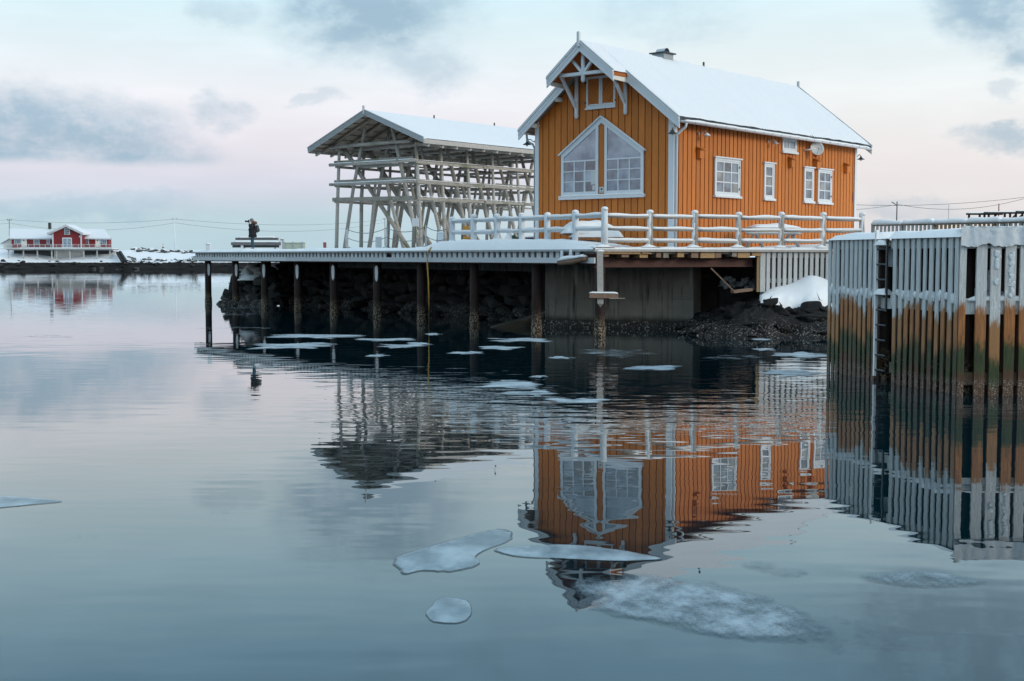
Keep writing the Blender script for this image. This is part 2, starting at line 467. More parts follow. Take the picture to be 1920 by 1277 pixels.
def grid(nx, ny, fn, name, m, parent=None, smooth=True, skirt=None):
    b = MB(); vs = []; fs = []
    for j in range(ny + 1):
        for i in range(nx + 1): vs.append(fn(i / nx, j / ny))
    for j in range(ny):
        for i in range(nx):
            k = j * (nx + 1) + i; fs.append((k, k + 1, k + nx + 2, k + nx + 1))
    b.add(vs, fs)
    return b.build(name, m, parent, smooth)
def mound(parent, name, cx, cy, z0, lx, ly, h, rz=0.0, m='snow', seed=0, nx=14, ny=8, power=2.6, amp=.12, ex=.5):
    """pillow of snow with a flat underside"""
    b = MB(); vs = []; fs = []
    ca, sa = math.cos(rz), math.sin(rz)
    for j in range(ny + 1):
        for i in range(nx + 1):
            u = i / nx * 2 - 1; v = j / ny * 2 - 1
            e = max(0, 1 - abs(u) ** power) ** ex * max(0, 1 - abs(v) ** power) ** ex
            x = u * lx / 2 * (1 + .05 * nz(v * 2, seed)); y = v * ly / 2 * (1 + .08 * nz(u * 3, seed + 5))
            zt = z0 + h * e * (1 + amp * 3 * nz(u * 1.6 + seed, v * 1.6, seed)) + .004
            vs.append((cx + x * ca - y * sa, cy + x * sa + y * ca, zt))
    n = len(vs)
    for j in range(ny):
        for i in range(nx):
            k = j * (nx + 1) + i; fs.append((k, k + 1, k + nx + 2, k + nx + 1))
    edge = [i for i in range(nx + 1)] + [j * (nx + 1) + nx for j in range(1, ny + 1)] + [ny * (nx + 1) + i for i in range(nx - 1, -1, -1)] + [j * (nx + 1) for j in range(ny - 1, 0, -1)]
    low = []
    for k in edge:
        low.append(len(vs)); vs.append((vs[k][0], vs[k][1], z0 - .002))
    for i in range(len(edge)):
        a_, b_ = edge[i], edge[(i + 1) % len(edge)]
        fs.append((a_, low[i], low[(i + 1) % len(edge)], b_))
    fs.append(tuple(low))
    b.add(vs, fs)
    return b.build(name, m, parent, True)
def snow_on(p, q, wd, h, name, parent, seed=0, m='snow', n=10, taper=True):
    """rounded ridge of snow lying along a bar from p to q (its top line)"""
    p, q = Vector(p), Vector(q); d = q - p; L = d.length; d.normalize()
    sd = d.cross(Vector((0, 0, 1))).normalized(); b = MB(); vs = []; fs = []; K = 7
    for i in range(n + 1):
        f = i / n; e = min(1.0, .45 + min(f, 1 - f) * L / .12) if taper else 1.0
        c = p + d * L * f; hh = h * e * (1 + .35 * nz(f * L * 1.3 + seed, seed)); ww = wd * (1 + .12 * nz(f * L * 1.7, seed + 3))
        for k in range(K):
            an = math.pi * k / (K - 1)
            vs.append(c + sd * math.cos(an) * ww / 2 + Vector((0, 0, math.sin(an) ** .7 * hh - .004)))
    for i in range(n):
        for k in range(K):
            k2 = (k + 1) % K; fs.append((i * K + k, i * K + k2, (i + 1) * K + k2, (i + 1) * K + k))
    fs.append(tuple(range(K - 1, -1, -1))); fs.append(tuple(range(n * K, n * K + K)))
    b.add(vs, fs)
    return b.build(name, m, parent, True)
def rock_mesh(name, m, seed, n=15, flat=.75):
    rg = random.Random(seed); bm = bmesh.new()
    for _ in range(n):
        v = Vector((rg.gauss(0, 1), rg.gauss(0, 1), rg.gauss(0, 1))).normalized()
        k = max(abs(v.x), abs(v.y), abs(v.z)); v = v * (.62 + .38 / k * .75)
        bm.verts.new((v.x * .5, v.y * .5, v.z * .5 * flat * 1.25))
    r_ = bmesh.ops.convex_hull(bm, input=bm.verts)
    bmesh.ops.delete(bm, geom=[e for e in r_['geom_interior'] if isinstance(e, bmesh.types.BMVert)], context='VERTS')
    bmesh.ops.bevel(bm, geom=list(bm.edges), offset=.03, segments=1, affect='EDGES')
    me = bpy.data.meshes.new(name); bm.to_mesh(me); bm.free(); me.materials.append(MATS[m]); return me

# ------------------------------------------------------------------ layout
P0 = at(1118, 480, 45.6); P0.z = 0
P1 = at(367, 480, 78); P1.z = 0
ED = (P1 - P0); EL_ = ED.length; ED.normalize()                       # quay edge, running away to the left
EI = Vector((ED.y, -ED.x, 0))                                          # inland of it
ER = Vector((math.sin(R(65)), math.cos(R(65)), 0))                      # quay edge, running right
ERI = Vector((-ER.y, ER.x, 0))
DECK = 3.10

# ------------------------------------------------------------------ sea
b = MB(); b.add([(-4000, -60, 0), (4000, -60, 0), (4000, 9000, 0), (-4000, 9000, 0)], [(0, 1, 2, 3)])
tag(b.build('sea', 'water'), 'calm dark harbour water', kind='structure')

# ------------------------------------------------------------------ land behind the quay
def gz_(x, y):
    q = Vector((x, y, 0)) - P0
    far = max(0, min(1, (q.dot(EI) - 8) / 8))
    return DECK + .07 + .06 * fbm(x * .35, y * .35) + far * (.28 + .12 * fbm(x * .2, y * .2, 3))
def land_pt(u, v):
    # u runs along the left edge then right edge, v runs inland
    s = u * 2 - 1
    if s < 0:
        e = P0 + ED * (-s) * (EL_ - .5); far = e + Vector((-s * -6 + 6, 60, 0))
    else:
        e = P0 + ER * s * 60; far = e + Vector((6 + s * 30, 60 - s * 20, 0))
    q = e + (far - e) * (v ** 1.6)
    q = q + (EI if s < 0 else ERI) * .12
    return (q.x, q.y, gz_(q.x, q.y) if v > 0 else DECK + .03)
tag(grid(120, 40, land_pt, 'snow_ground', 'snow'), 'snow covered ground behind the quay', kind='structure')

# ------------------------------------------------------------------ far shore
def u_rows(v): return v * .2 if v < .25 else .05 + (v - .25) / .75 * .95
def shore_pt(u, v):
    x = -230 + u * 300
    y0 = 279 + 5 * fbm(x * .03, 1)
    v = (u_rows(v))
    y = y0 + v * 60
    z0 = 1.50 + .15 * fbm(x * .2, 2)
    top = 4.6 + .5 * fbm(x * .05, 5) - .5 * max(0, min(1, (x + 88) / 14)) + 1.0 * max(0, min(1, (-112 - x) / 12))
    if v < .05:
        z = -.4 + (z0 + .4) * (v / .05) ** .7 + .30 * fbm(x * .7, v * 60, 3) * (1 if v > .001 else 0); y += 1.2 * fbm(x * .5, v * 50, 6)
    else:
        f = min(1, (v - .05) / .17)
        dip = math.exp(-((x + 101) / 4.5) ** 2) * max(0, 1 - max(0, y - y0 - 7) / 6)
        top = top - 1.5 * dip - .5
        z = z0 + .1 + (top - z0) * (f * f * (3 - 2 * f)) + .2 * fbm(x * .15, y * .15)
    return (x, y, z)
t, p, o = mat('shore')
wp = pos(t); g = t.noise(wp, .8, 6, .65)
k = t.sstep(t.m('ADD', posz(t), t.m('MULTIPLY', t.m('SUBTRACT', g, .5), .5)), 1.42, 1.56)
setp(t, p, Base_Color=t.mix(k, t.mix(g, (.006, .007, .009), (.030, .026, .024)), (.84, .86, .89)), Roughness=.8)
p.inputs['Specular IOR Level'].default_value = .15
tag(grid(420, 48, shore_pt, 'far_shore', 'shore'), 'snowy far shore with a dark tidal rock band', kind='structure')
bw = thing('breakwater', 'low breakwater of snow covered boulders right of the red house', 'breakwater', (-76, 285, 1.7))
rk = [rock_mesh('stone', 'rock_snowy', 40 + i) for i in range(6)]
rg = random.Random(5)
def shore_h(px, dep):
    x = (px - 960) / 2400 * dep; u = (x + 230) / 300; y0 = 279 + 5 * fbm(x * .03, 1)
    vv = (dep - y0) / 60; v = vv / .2 if vv < .05 else .25 + (vv - .05) / .95 * .75
    return shore_pt(u, max(0, v))
rk2 = [rock_mesh('stone', 'rock', 60 + i) for i in range(5)]
for i in range(130):
    px = rg.uniform(232, 372); s_ = rg.uniform(.5, 1.3)
    if i < 40: dep = rg.uniform(291, 297); px = rg.uniform(250, 372); s_ = rg.uniform(.8, 1.8)
    elif i < 90: dep = rg.uniform(282, 287)
    else: dep = rg.uniform(279, 283); px = rg.uniform(-5, 372)
    q = shore_h(px, dep)
    inst('stone', (rk if i < 90 else rk2)[i % 5], bw, (q[0] + 76, q[1] - 285, q[2] + s_ * .12), (rg.uniform(-.3, .3), rg.uniform(-.3, .3), rg.uniform(0, 6)), (s_ * 1.3, s_, s_ * rg.uniform(.6, .9)))

# ------------------------------------------------------------------ wooden quay
quay = thing('wooden_quay', 'long grey timber quay on rusty steel piles below the orange house', 'quay', (P0.x, P0.y, 0))
O = Vector((P0.x, P0.y, 0))
def L_(v): v = Vector(v); return Vector((v.x - O.x, v.y - O.y, v.z))
def E1(s, i, z): q = P0 + ED * s + EI * i; return L_((q.x, q.y, z))
def E2(s, i, z): q = P0 + ER * s + ERI * i; return L_((q.x, q.y, z))
RL = 12.4
deck = MB()
deck.prism([E1(0, .1, 2.93), E2(RL, .1, 2.93), E2(RL, 9, 2.93), E1(14, 9, 2.93), E1(EL_, 9, 2.93), E1(EL_, .1, 2.93)], (0, 0, .12)).build('deck', 'beam', quay)
# cap planks, lower fascia planks, slats
k = 0; s = 0.0
while s < EL_:
    e = min(EL_ + .25, s + 5.2)
    MB().bar(E1(s + .012, -.03, 3.06), E1(e, -.03, 3.06), .34, .075).build('cap_plank', 'grey_board_h', quay)
    MB().bar(E1(s + .012, -.06, 2.70), E1(e, -.06, 2.70), .07, .20).build('fascia_plank', 'fascia', quay)
    MB().bar(E1(s + .012, .10, 2.99), E1(e, .10, 2.99), .06, .06).build('rail_plank', 'grey_board_h', quay)
    s += 5.2
slat = MB().box((-.115, -.035, 0), (.115, .035, .255)).mesh('slat', 'fascia')
ang = math.atan2(ED.y, ED.x)
n = int(EL_ / .40)
for i in range(n):
    q = E1(.2 + i * .40, -.055, 2.79); rg = random.Random(i)
    if i in (0, 1, 4, 37): continue
    inst('slat', slat, quay, (q.x, q.y, 2.785), (0, rg.uniform(-.02, .02), ang), (rg.uniform(.8, 1.12), 1, 1))
MB().bar(E1(.05, .23, 2.77), E1(EL_, .23, 2.77), .14, .46).build('edge_backing_beam', 'rust_and_shade', quay)  # deepened into a dark backing, shading the slat gaps by colour
# left end of the quay
MB().bar(E1(EL_ + .03, 0, 2.70), E1(EL_ + .03, 7, 2.70), .07, .20).build('end_plank', 'grey_board_h', quay)
MB().bar(E1(EL_ + .10, 0, 3.06), E1(EL_ + .10, 7, 3.06), .30, .075).build('end_cap', 'grey_board_h', quay)
# piles
for s in (38.14, 33.88, 29.78, 25.5, 21.35, 16.86, 12.82, 8.51, 4.1, -.19):
    q = E1(s, .32 if s > 0 else .02, 0); h = 2.55 if s > 0 else 2.45
    pl = MB().tube([(q.x, q.y, -1.5), (q.x, q.y, .2), (q.x, q.y, .5), (q.x, q.y, h)], [.20, .215, .19, .19], 14).build('pile', 'pile', quay, True)
    if s > 14:
        tw = Vector((-(q.x + O.x), -(q.y + O.y), 0)).normalized()
        sd = Vector((-tw.y, tw.x, 0)); c = q + tw * .185 - sd * .04 * (1 if s < 30 else -1)
        m = MB(); pts = []
        for f, wd in ((0, .02), (.12, .07), (.5, .075), (.85, .06), (1, .01)): pts.append((f, wd))
        poly = [c + sd * wd + Vector((0, 0, 2.42 - f * .75)) for f, wd in pts] + [c - sd * wd + Vector((0, 0, 2.42 - f * .75)) for f, wd in reversed(pts)]
        m.prism(poly, tw * .03).build('frozen_snow', 'snow', pl)
    for ii in (4.2, 7.2):
        if s < 30: continue
        q2 = E1(s, ii, 0)
        MB().tube([(q2.x, q2.y, -1.5), (q2.x, q2.y, 2.55)], .19, 10).build('pile', 'pile', quay, True)
# right side: cap, rusty beam, broken timber ends
MB().bar(E2(-.15, -.02, 3.055), E2(5.6, -.02, 3.055), .30, .085).build('cap_plank', 'log', quay)
MB().bar(E2(5.62, -.02, 3.055), E2(RL, -.02, 3.055), .30, .085).build('cap_plank', 'log', quay)
ib = MB()
ib.bar(E2(.1, .42, 2.60), E2(7.0, .42, 2.60), .03, .30).build('steel_beam', 'rust_and_shade', quay)
for z in (2.462, 2.742): MB().bar(E2(.1, .42, z), E2(7.0, .42, z), .22, .024).build('beam_flange', 'rust_and_shade', quay)
MB().bar(E2(.1, .75, 2.86), E2(7.0, .75, 2.86), .10, .17).build('joist', 'rafter', quay)
for a0, wd, hh, mm in ((.25, .22, .16, 'old_plank'), (1.0, .30, .18, 'old_plank'), (1.75, .34, .2, 'new_wood'), (2.45, .2, .19, 'old_plank'), (2.75, .22, .2, 'beam'), (3.35, .28, .18, 'new_wood'), (3.95, .3, .2, 'old_plank'), (4.35, .62, .21, 'new_wood'), (5.0, .26, .2, 'old_plank'), (5.75, .2, .16, 'beam'), (6.0, .55, .2, 'new_wood'), (6.65, .42, .14, 'new_wood')):
    MB().bar(E2(a0, .16, 2.995 - hh / 2), E2(a0 + wd, .16, 2.995 - hh / 2), .45, hh).build('timber_end', mm, quay)
MB().bar(E2(.1, -.10, 2.975), E2(1.75, -.10, 2.965), .05, .085).build('broken_board', 'new_wood', quay)
MB().bar(E2(1.8, -.12, 2.97), E2(2.2, -.10, 2.95), .05, .05).build('broken_board', 'new_wood', quay)
# slatted screen under the right deck
sl = MB().box((-.078, -.02, 0), (.078, .02, 1.5)).mesh('screen_slat', 'grey_board')
angr = math.atan2(ER.y, ER.x); i = 0; s = 7.16
while s < RL:
    q = E2(s, -.03, 1.5); inst('screen_slat', sl, quay, (q.x, q.y, 1.50), (0, 0, angr), (1 if i else 1.5, 1.2 if not i else 1, 1)); s += .255; i += 1
for z, h in ((2.90, .22), (1.92, .16)): MB().bar(E2(7.05, .04, z), E2(RL, .04, z), .05, h).build('screen_rail', 'grey_board_h', quay)
MB().bar(E2(7.05, .06, 1.5), E2(7.05, .06, 3.0), .16, .16).build('screen_post', 'new_wood', quay)
MB().bar(E2(7.1, .35, 2.3), E2(RL, .35, 2.3), .04, 1.5).build('screen_gap_shade', 'black', quay)  # black sheet, puts the shade of the slat gaps into colour

# loose post with a plank nailed across it
hp = thing('broken_post', 'weathered broken post hanging at the quay corner with a snowy cross plank', 'post', at(1126, 540, 45.2) * 1)
hp.location.z = 1.1; BASE[hp.name] = 1.1
MB().bar((0, 0, 1.18), (-.03, 0, 3.02), .21, .17, (0, 1, 0)).build('upright', 'log', hp)
MB().add([(-.10, -.09, 1.18), (.10, -.09, 1.18), (.10, .09, 1.18), (-.10, .09, 1.18), (0, 0, 1.04)], [(0, 1, 2, 3), (0, 4, 1), (1, 4, 2), (2, 4, 3), (3, 4, 0)]).build('splintered_tip', 'log', hp)
cp = MB().bar((-.40, -.16, 1.475), (.62, -.10, 1.455), .10, .17).build('cross_plank', 'old_plank', hp)
snow_on((-.40, -.15, 1.56), (.60, -.10, 1.54), .13, .06, 'snow', cp, 2)
MB().bar((.3, -.16, 1.37), (.85, -.10, 1.37), .05, .02).build('splinter', 'log', hp)
mound(hp, 'snow_cap', 0, 0, 3.02, .24, .2, .05, 0, 'snow', 3, 6, 6)

# fender log hanging under the cap
fl = thing('fender_log', 'snow coated log fender hanging from the quay edge beside the corner post', 'fender', at(1090, 485, 45.6) * 1)
BASE[fl.name] = fl.location.z; z0 = fl.location.z
c0 = E1(.35, -.22, 2.78) + O - Vector((fl.location.x, fl.location.y, 0)); c1 = E1(1.9, -.22, 2.62) + O - Vector((fl.location.x, fl.location.y, 0))
MB().tube([c0, c0.lerp(c1, .5) - Vector((0, 0, .04)), c1], [.10, .12, .11], 10).build('log', 'old_plank', fl, True)
snow_on(c0 + Vector((0, 0, .05)), c1 + Vector((0, 0, .05)), .24, .13, 'snow', fl, 9)
for c in (c0.lerp(c1, .55), c0.lerp(c1, .9)): MB().tube([c, c + Vector((0, 0, .42))], [.09, .05], 8).build('strap', 'frost', fl, True)

# snow banks on the quay edge
def bank_pt(u, v):
    s = u * (EL_ + .1); k = max(0, min(1, (12.6 - s) / 1.6)) * max(0, min(1, (s - .05) / 2.2))
    h = .055 + .30 * k * (1 + .3 * nz(s * .5, 3)) + .05 * (1 + nz(s * 1.3, 7)) + .04 * nz(s * 4.0, 2)
    if s > 12.6: h += .10 * max(0, nz(s * .45, 9)) + .08 * max(0, nz(s * 1.7, 4))
    i = -.175 + v * 1.9 + .03 * nz(s * 2.5, 11) * (1 - v)
    prof = min(1, (v / .14)) ** .5 if v < .14 else 1 - .12 * (v - .14)
    q = P0 + ED * s + EI * i
    return (q.x, q.y, 3.099 + h * prof)
tag(grid(260, 12, bank_pt, 'snow_bank', 'snow'), 'snow bank lying along the quay edge', kind='stuff')
def bank2(u, v):
    s = -.1 + u * (RL + .1); h = .085 + .03 * nz(s * 1.1, 3) + .02 * nz(s * 4, 8); i = -.14 + v * 1.5
    prof = min(1, v / .1) ** .5
    q = P0 + ER * s + ERI * i
    return (q.x, q.y, 3.099 + h * prof)
tag(grid(120, 10, bank2, 'snow_strip', 'snow'), 'thin snow along the edge of the right deck', kind='stuff')

# ------------------------------------------------------------------ stone embankment
emb = thing('stone_embankment', 'dark boulder embankment in the shade behind the quay piles', 'embankment', (P0.x, P0.y, 0))
MB().prism([E1(4.2, 5.2, -1), E1(38.0, 4.9, -1), E1(38.5, 9, -1), E1(4.2, 9, -1)], (0, 0, 3.75)).build('earth_fill', 'rock_shaded', emb)
MB().prism([E2(2.0, 6.0, -1), E2(RL + 3, 4.6, -1), E2(RL + 3, 9, -1), E2(2.0, 9, -1)], (0, 0, 3.8)).build('earth_fill', 'rock_shaded', emb)
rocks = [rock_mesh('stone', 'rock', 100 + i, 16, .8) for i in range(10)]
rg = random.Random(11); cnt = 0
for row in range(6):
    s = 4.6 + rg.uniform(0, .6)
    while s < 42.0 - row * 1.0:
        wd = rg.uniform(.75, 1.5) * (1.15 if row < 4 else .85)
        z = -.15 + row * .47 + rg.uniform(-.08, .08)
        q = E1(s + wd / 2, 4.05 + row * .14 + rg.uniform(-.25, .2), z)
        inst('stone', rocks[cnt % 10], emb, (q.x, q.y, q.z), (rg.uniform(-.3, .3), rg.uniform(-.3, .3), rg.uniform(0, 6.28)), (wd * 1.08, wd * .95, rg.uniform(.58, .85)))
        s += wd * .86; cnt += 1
# the heap at the left end, under snow
for (px, py, dep, sz, sn) in [(432, 552, 75, .95, 0), (455, 560, 74, 1.0, 0), (424, 560, 76, .7, 0), (447, 540, 75.5, 1.2, 0), (470, 545, 74, 1.1, 0), (462, 528, 75.5, 1.2, 0), (478, 560, 73, 1.1, 0), (495, 552, 72.5, 1.1, 0), (492, 530, 73, 1.2, 0), (440, 525, 77, .8, 0), (475, 515, 75.5, 1.3, 1), (463, 511, 76.5, 1.25, 1), (480, 505, 76.5, 1.3, 1), (500, 512, 74, 1.2, 0), (425, 571, 75, 1.0, 0), (442, 572, 74, 1.2, 0), (462, 574, 73.6, 1.2, 0), (482, 575, 72.6, 1.2, 0), (503, 573, 71.5, 1.3, 0), (510, 556, 72, 1.2, 0), (515, 540, 72.4, 1.1, 0), (436, 562, 75.6, 1.2, 0), (452, 550, 75, 1.3, 0), (486, 545, 74, 1.3, 0), (505, 530, 73.4, 1.3, 0), (478, 530, 75, 1.3, 0), (415, 570, 76, .6, 0)]:
    q = L_(at(px, py, dep))
    st = inst('stone', rock_mesh('stone', 'rock_snowy' if sn else 'rock', px + py, 16, .8), emb, (q.x, q.y, q.z), (rg.uniform(-.2, .2), rg.uniform(-.2, .2), rg.uniform(0, 6)), (sz * 1.15, sz, sz * .8))
q = L_(at(470, 517, 74.2)); mound(emb, 'snow', q.x, q.y, q.z - .25, 1.7, 1.6, .55, .4, 'snow', 5, 14, 12, 1.8, .3, 1.0)
q = L_(at(474, 506, 75)); mound(emb, 'snow', q.x, q.y, q.z - .25, 1.5, 1.3, .55, .2, 'snow', 8, 14, 12, 1.8, .3, 1.0)
MB().bar(E1(5.0, 3.9, 2.36), E1(27.5, 3.9, 2.42), .5, .36).build('concrete_lip', 'concrete', emb)

# ------------------------------------------------------------------ concrete wall and ledge
cw = thing('concrete_wall', 'stained board-marked concrete wall standing in the water under the house', 'wall', (0, 0, 0))
A = at(1022, 600, 51.6); B = at(1300, 600, 50.2); A.z = B.z = 0
dw = (B - A).normalized(); Lw = (B - A).length; nw = Vector((dw.y, -dw.x, 0))
MB().prism([A + nw * -.02 + Vector((0, 0, -1)), B + nw * -.02 + Vector((0, 0, -1)), B - nw * 3 + Vector((0, 0, -1)), A - nw * 3 + Vector((0, 0, -1))], (0, 0, 3.9)).build('wall_core', 'concrete', cw)
npan = 6
for i in range(npan):
    for (z0, z1) in ((.28, 1.16), (1.175, 2.9)):
        q0 = A + dw * (Lw * i / npan + .008); q1 = A + dw * (Lw * (i + 1) / npan - .008)
        MB().prism([q0 + Vector((0, 0, z0)), q1 + Vector((0, 0, z0)), q1 + Vector((0, 0, z1)), q0 + Vector((0, 0, z1))], nw * (.028 + .012 * ((i * 7) % 3))).build('panel', 'concrete', cw)
MB().prism([A + dw * -.2 + Vector((0, 0, -1)), B + Vector((0, 0, -1)), B + Vector((0, 0, .30)), A + dw * -.2 + Vector((0, 0, .30))], nw * .35).build('footing', 'rock', cw)
sl_ = thing('concrete_slab', 'fallen concrete slab sloping into the water behind the piles', 'slab', at(940, 600, 51.0) * 1)
sl_.location.z = 0
s0 = at(897, 607, 50.5); s1 = at(1020, 574, 52.0); ox = Vector((sl_.location.x, sl_.location.y, 0))
MB().prism([s0 - ox + Vector((0, 0, -.6)), s1 - ox + Vector((0, 0, -1.8)), s1 - ox, s0 - ox], (.3, 1.6, .1)).build('slab', 'concrete', sl_)

# ------------------------------------------------------------------ rock outcrop under the right deck
def outc(u, v):
    px = 1265 + u * 340
    f0 = at(px, 600, 45.0 - 1.2 * math.sin(u * 3.0) + .8 * nz(u * 4, 1)); f0.z = 0
    y = f0.y + v * 7.0
    x = (px - 960) / 2400 * y
    top = 1.22 * min(1, max(0, (u - .02) * 2.2)) ** .7 + .35 * fbm(u * 6, v * 3, 4)
    z = -.5 + (top + .5) * (min(1, v * 1.7) ** .62) + .30 * fbm(x * 1.1, y * 1.1, 2, 5) + .16 * abs(mnoise.noise(Vector((x * 2.3, y * 2.3, 1)))) + .07 * abs(mnoise.noise(Vector((x * 6, y * 6, 4))))
    return (x, y, min(z, 2.3))
tag(grid(110, 46, outc, 'rock_outcrop', 'rock_shaded', None, False), 'bedrock coloured dark for the shade, speckled with barnacles under the right deck', kind='structure')
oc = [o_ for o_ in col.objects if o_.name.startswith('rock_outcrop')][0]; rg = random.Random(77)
ocr = [rock_mesh('stone', 'rock_shaded', 500 + i, 16, .8) for i in range(6)]
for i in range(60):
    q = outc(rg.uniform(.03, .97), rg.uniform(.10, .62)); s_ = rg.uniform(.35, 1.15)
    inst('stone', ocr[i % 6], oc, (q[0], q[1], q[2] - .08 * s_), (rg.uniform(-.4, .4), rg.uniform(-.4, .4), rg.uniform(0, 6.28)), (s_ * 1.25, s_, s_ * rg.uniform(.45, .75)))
def drift(u, v):
    uu = .46 + u * .50; vv = .42 + v * .55
    x, y, z = outc(uu, vv)
    e = max(0, 1 - abs(u * 2 - 1) ** 2.4) ** .5 * max(0, 1 - abs(v * 2 - 1) ** 2.2) ** .5
    hump = math.exp(-((u - .58) / .22) ** 2 - ((v - .62) / .25) ** 2)
    k_ = min(1, e * 1.15) ** 1.3; zs_ = 1.42 + .50 * v + .34 * hump + .05 * fbm(u * 2, v * 2, 7)
    return (x, y, z * (1 - k_) + k_ * max(z * .3 + zs_ * .7, zs_) + .02 - (.18 if e <= .02 else 0))
tag(grid(40, 26, drift, 'snow_patch', 'snow'), 'smooth drift of snow on the rock before the slatted screen', 'snow drift')
q = at(1396, 537, 50.4)
m_snow('shaded_ice', (.30, .32, .33), 12, .03)  # greyed: the shade under the deck is put into its colour
ih = thing('ice_heap', 'lumpy ice heap coloured grey for the shade under the deck', 'ice heap', q)
BASE[ih.name] = q.z; rg = random.Random(4)
lumps = [rock_mesh('ice_lump', 'shaded_ice', 400 + i, 40, .9) for i in range(3)]
for i in range(44):
    f = rg.random(); inst('ice_lump', lumps[i % 3], ih, ((rg.random() - .5) * 1.8, rg.uniform(-.3, .5), q.z + rg.uniform(-.1, .38) * (1 - .6 * abs(f - .5))), (rg.random(), rg.random(), rg.random() * 6), [rg.uniform(.12, .30)] * 3)
MB().box((-1.0, -.1, q.z - .8), (1.0, .5, q.z - .02)).build('rock_ledge', 'rock_shaded', ih)
dp = thing('fallen_plank', 'brown plank leaning down from the rusty steel beam', 'plank', at(1378, 546, 47.2) * 1); z = dp.location.z; BASE[dp.name] = z
a1 = at(1333, 503, 47.4) - Vector((dp.location.x, dp.location.y, 0)); a2 = at(1375, 545, 47.2) - Vector((dp.location.x, dp.location.y, 0))
MB().bar(a1, a2, .05, .16, (0, 1, 0)).build('board', 'old_plank', dp)
dp = thing('flat_plank', 'short brown plank lying on the rock below the leaning plank', 'plank', at(1390, 545, 47.1) * 1); z = dp.location.z; BASE[dp.name] = z
a1 = at(1373, 547, 47.1) - Vector((dp.location.x, dp.location.y, 0)); a2 = at(1408, 543, 47.3) - Vector((dp.location.x, dp.location.y, 0))
MB().bar(a1, a2, .3, .10).build('board', 'old_plank', dp)

# ------------------------------------------------------------------ log fences
postm = MB().tube([(0, 0, 0), (0, 0, .6), (0, 0, 1.18)], [.115, .105, .098], 10).mesh('post', 'log', 0, True)
postf = MB().tube([(0, 0, 0), (0, 0, .6), (0, 0, 1.18)], [.125, .115, .11], 10).mesh('post', 'frost', 0, True)
def log_fence(name, label, pts, zs, extra=0.0, snowamt=1.0, skip=False):
    f = thing(name, label, 'fence', (pts[0].x, pts[0].y, DECK))
    o = Vector((pts[0].x, pts[0].y, 0)); rg = random.Random(len(pts))
    for i, q in enumerate(pts):
        if skip and i == 0: continue
        l = q - o; h = 1.0 + rg.uniform(-.03, .03) + (extra if i == 0 else 0)
        po = inst('post', postf if snowamt > 1 else postm, f, (l.x, l.y, DECK + .08), (rg.uniform(-.02, .02), rg.uniform(-.02, .02), rg.uniform(0, 6)), (1 + extra, 1 + extra, h * 1.12))
        top = DECK + .08 + 1.18 * h * 1.12
        MB().tube([(l.x - .035, l.y - .03, DECK + .1), (l.x - .03, l.y - .03, DECK + .6), (l.x - .03, l.y - .025, top - .03)], [.102, .092, .094], 8).build('wind_snow', 'snow' if snowamt <= 1 else 'frost', f, True)
        cap = MB().lathe((l.x, l.y, top - .08), (0, 0, 1), [(.115, 0), (.132, .04), (.125, .08), (.08, .12), (.02, .135)], 10).build('snow_cap', 'snow', f, True)
        mound(f, 'snow_drift', l.x - .05, l.y - .03, DECK + .08, .8, .5, .15, math.atan2(ER.y, ER.x), 'snow', i, 12, 10, 1.6, .12, 2.2)
    dirs = (pts[-1] - pts[0]).normalized()
    for i in range(len(pts) - 1):
        for j, z in enumerate(zs):
            p_, q_ = pts[i] - o, pts[i + 1] - o
            zz = z + rg.uniform(-.02, .02); z2 = z + rg.uniform(-.02, .02)
            off = Vector((-dirs.y, dirs.x, 0)) * .05
            p3 = Vector((p_.x, p_.y, zz)) + dirs * .09; q3 = Vector((q_.x, q_.y, z2)) - dirs * .09
            r_ = rg.uniform(.070, .086)
            ra = MB().tube([p3, p3.lerp(q3, .5) + Vector((0, 0, -.012)), q3], [r_, r_ * .97, r_ * .93], 10).build('rail', 'log' if snowamt <= 1 else 'frost', f, True)
            snow_on(p3 + Vector((0, 0, -r_ * .05)), q3 + Vector((0, 0, -r_ * .05)), r_ * 2.15, r_ * 1.25 * snowamt, 'snow', ra, i * 3 + j, 'snow', 10, False)
    return f
cpost = P0 + ER * .40 + ERI * .12
left_pts = [cpost + ED * (1.75 * i) + EI * (.10 * i / 6) for i in range(0, 7)]
right_pts = [P0 + ER * s_ + ERI * .18 for s_ in (2.32, 4.24, 6.2, 8.16, 10.16, 12.08)]
RZ = (4.31, 3.84, 3.42)
log_fence('log_fence', 'frosted log fence running back along the quay edge left of the corner', left_pts[::1], (4.31, 3.84), snowamt=1.2, extra=.06)
log_fence('log_fence', 'snow topped three rail log fence along the deck beside the house', [cpost] + right_pts, RZ, skip=True)

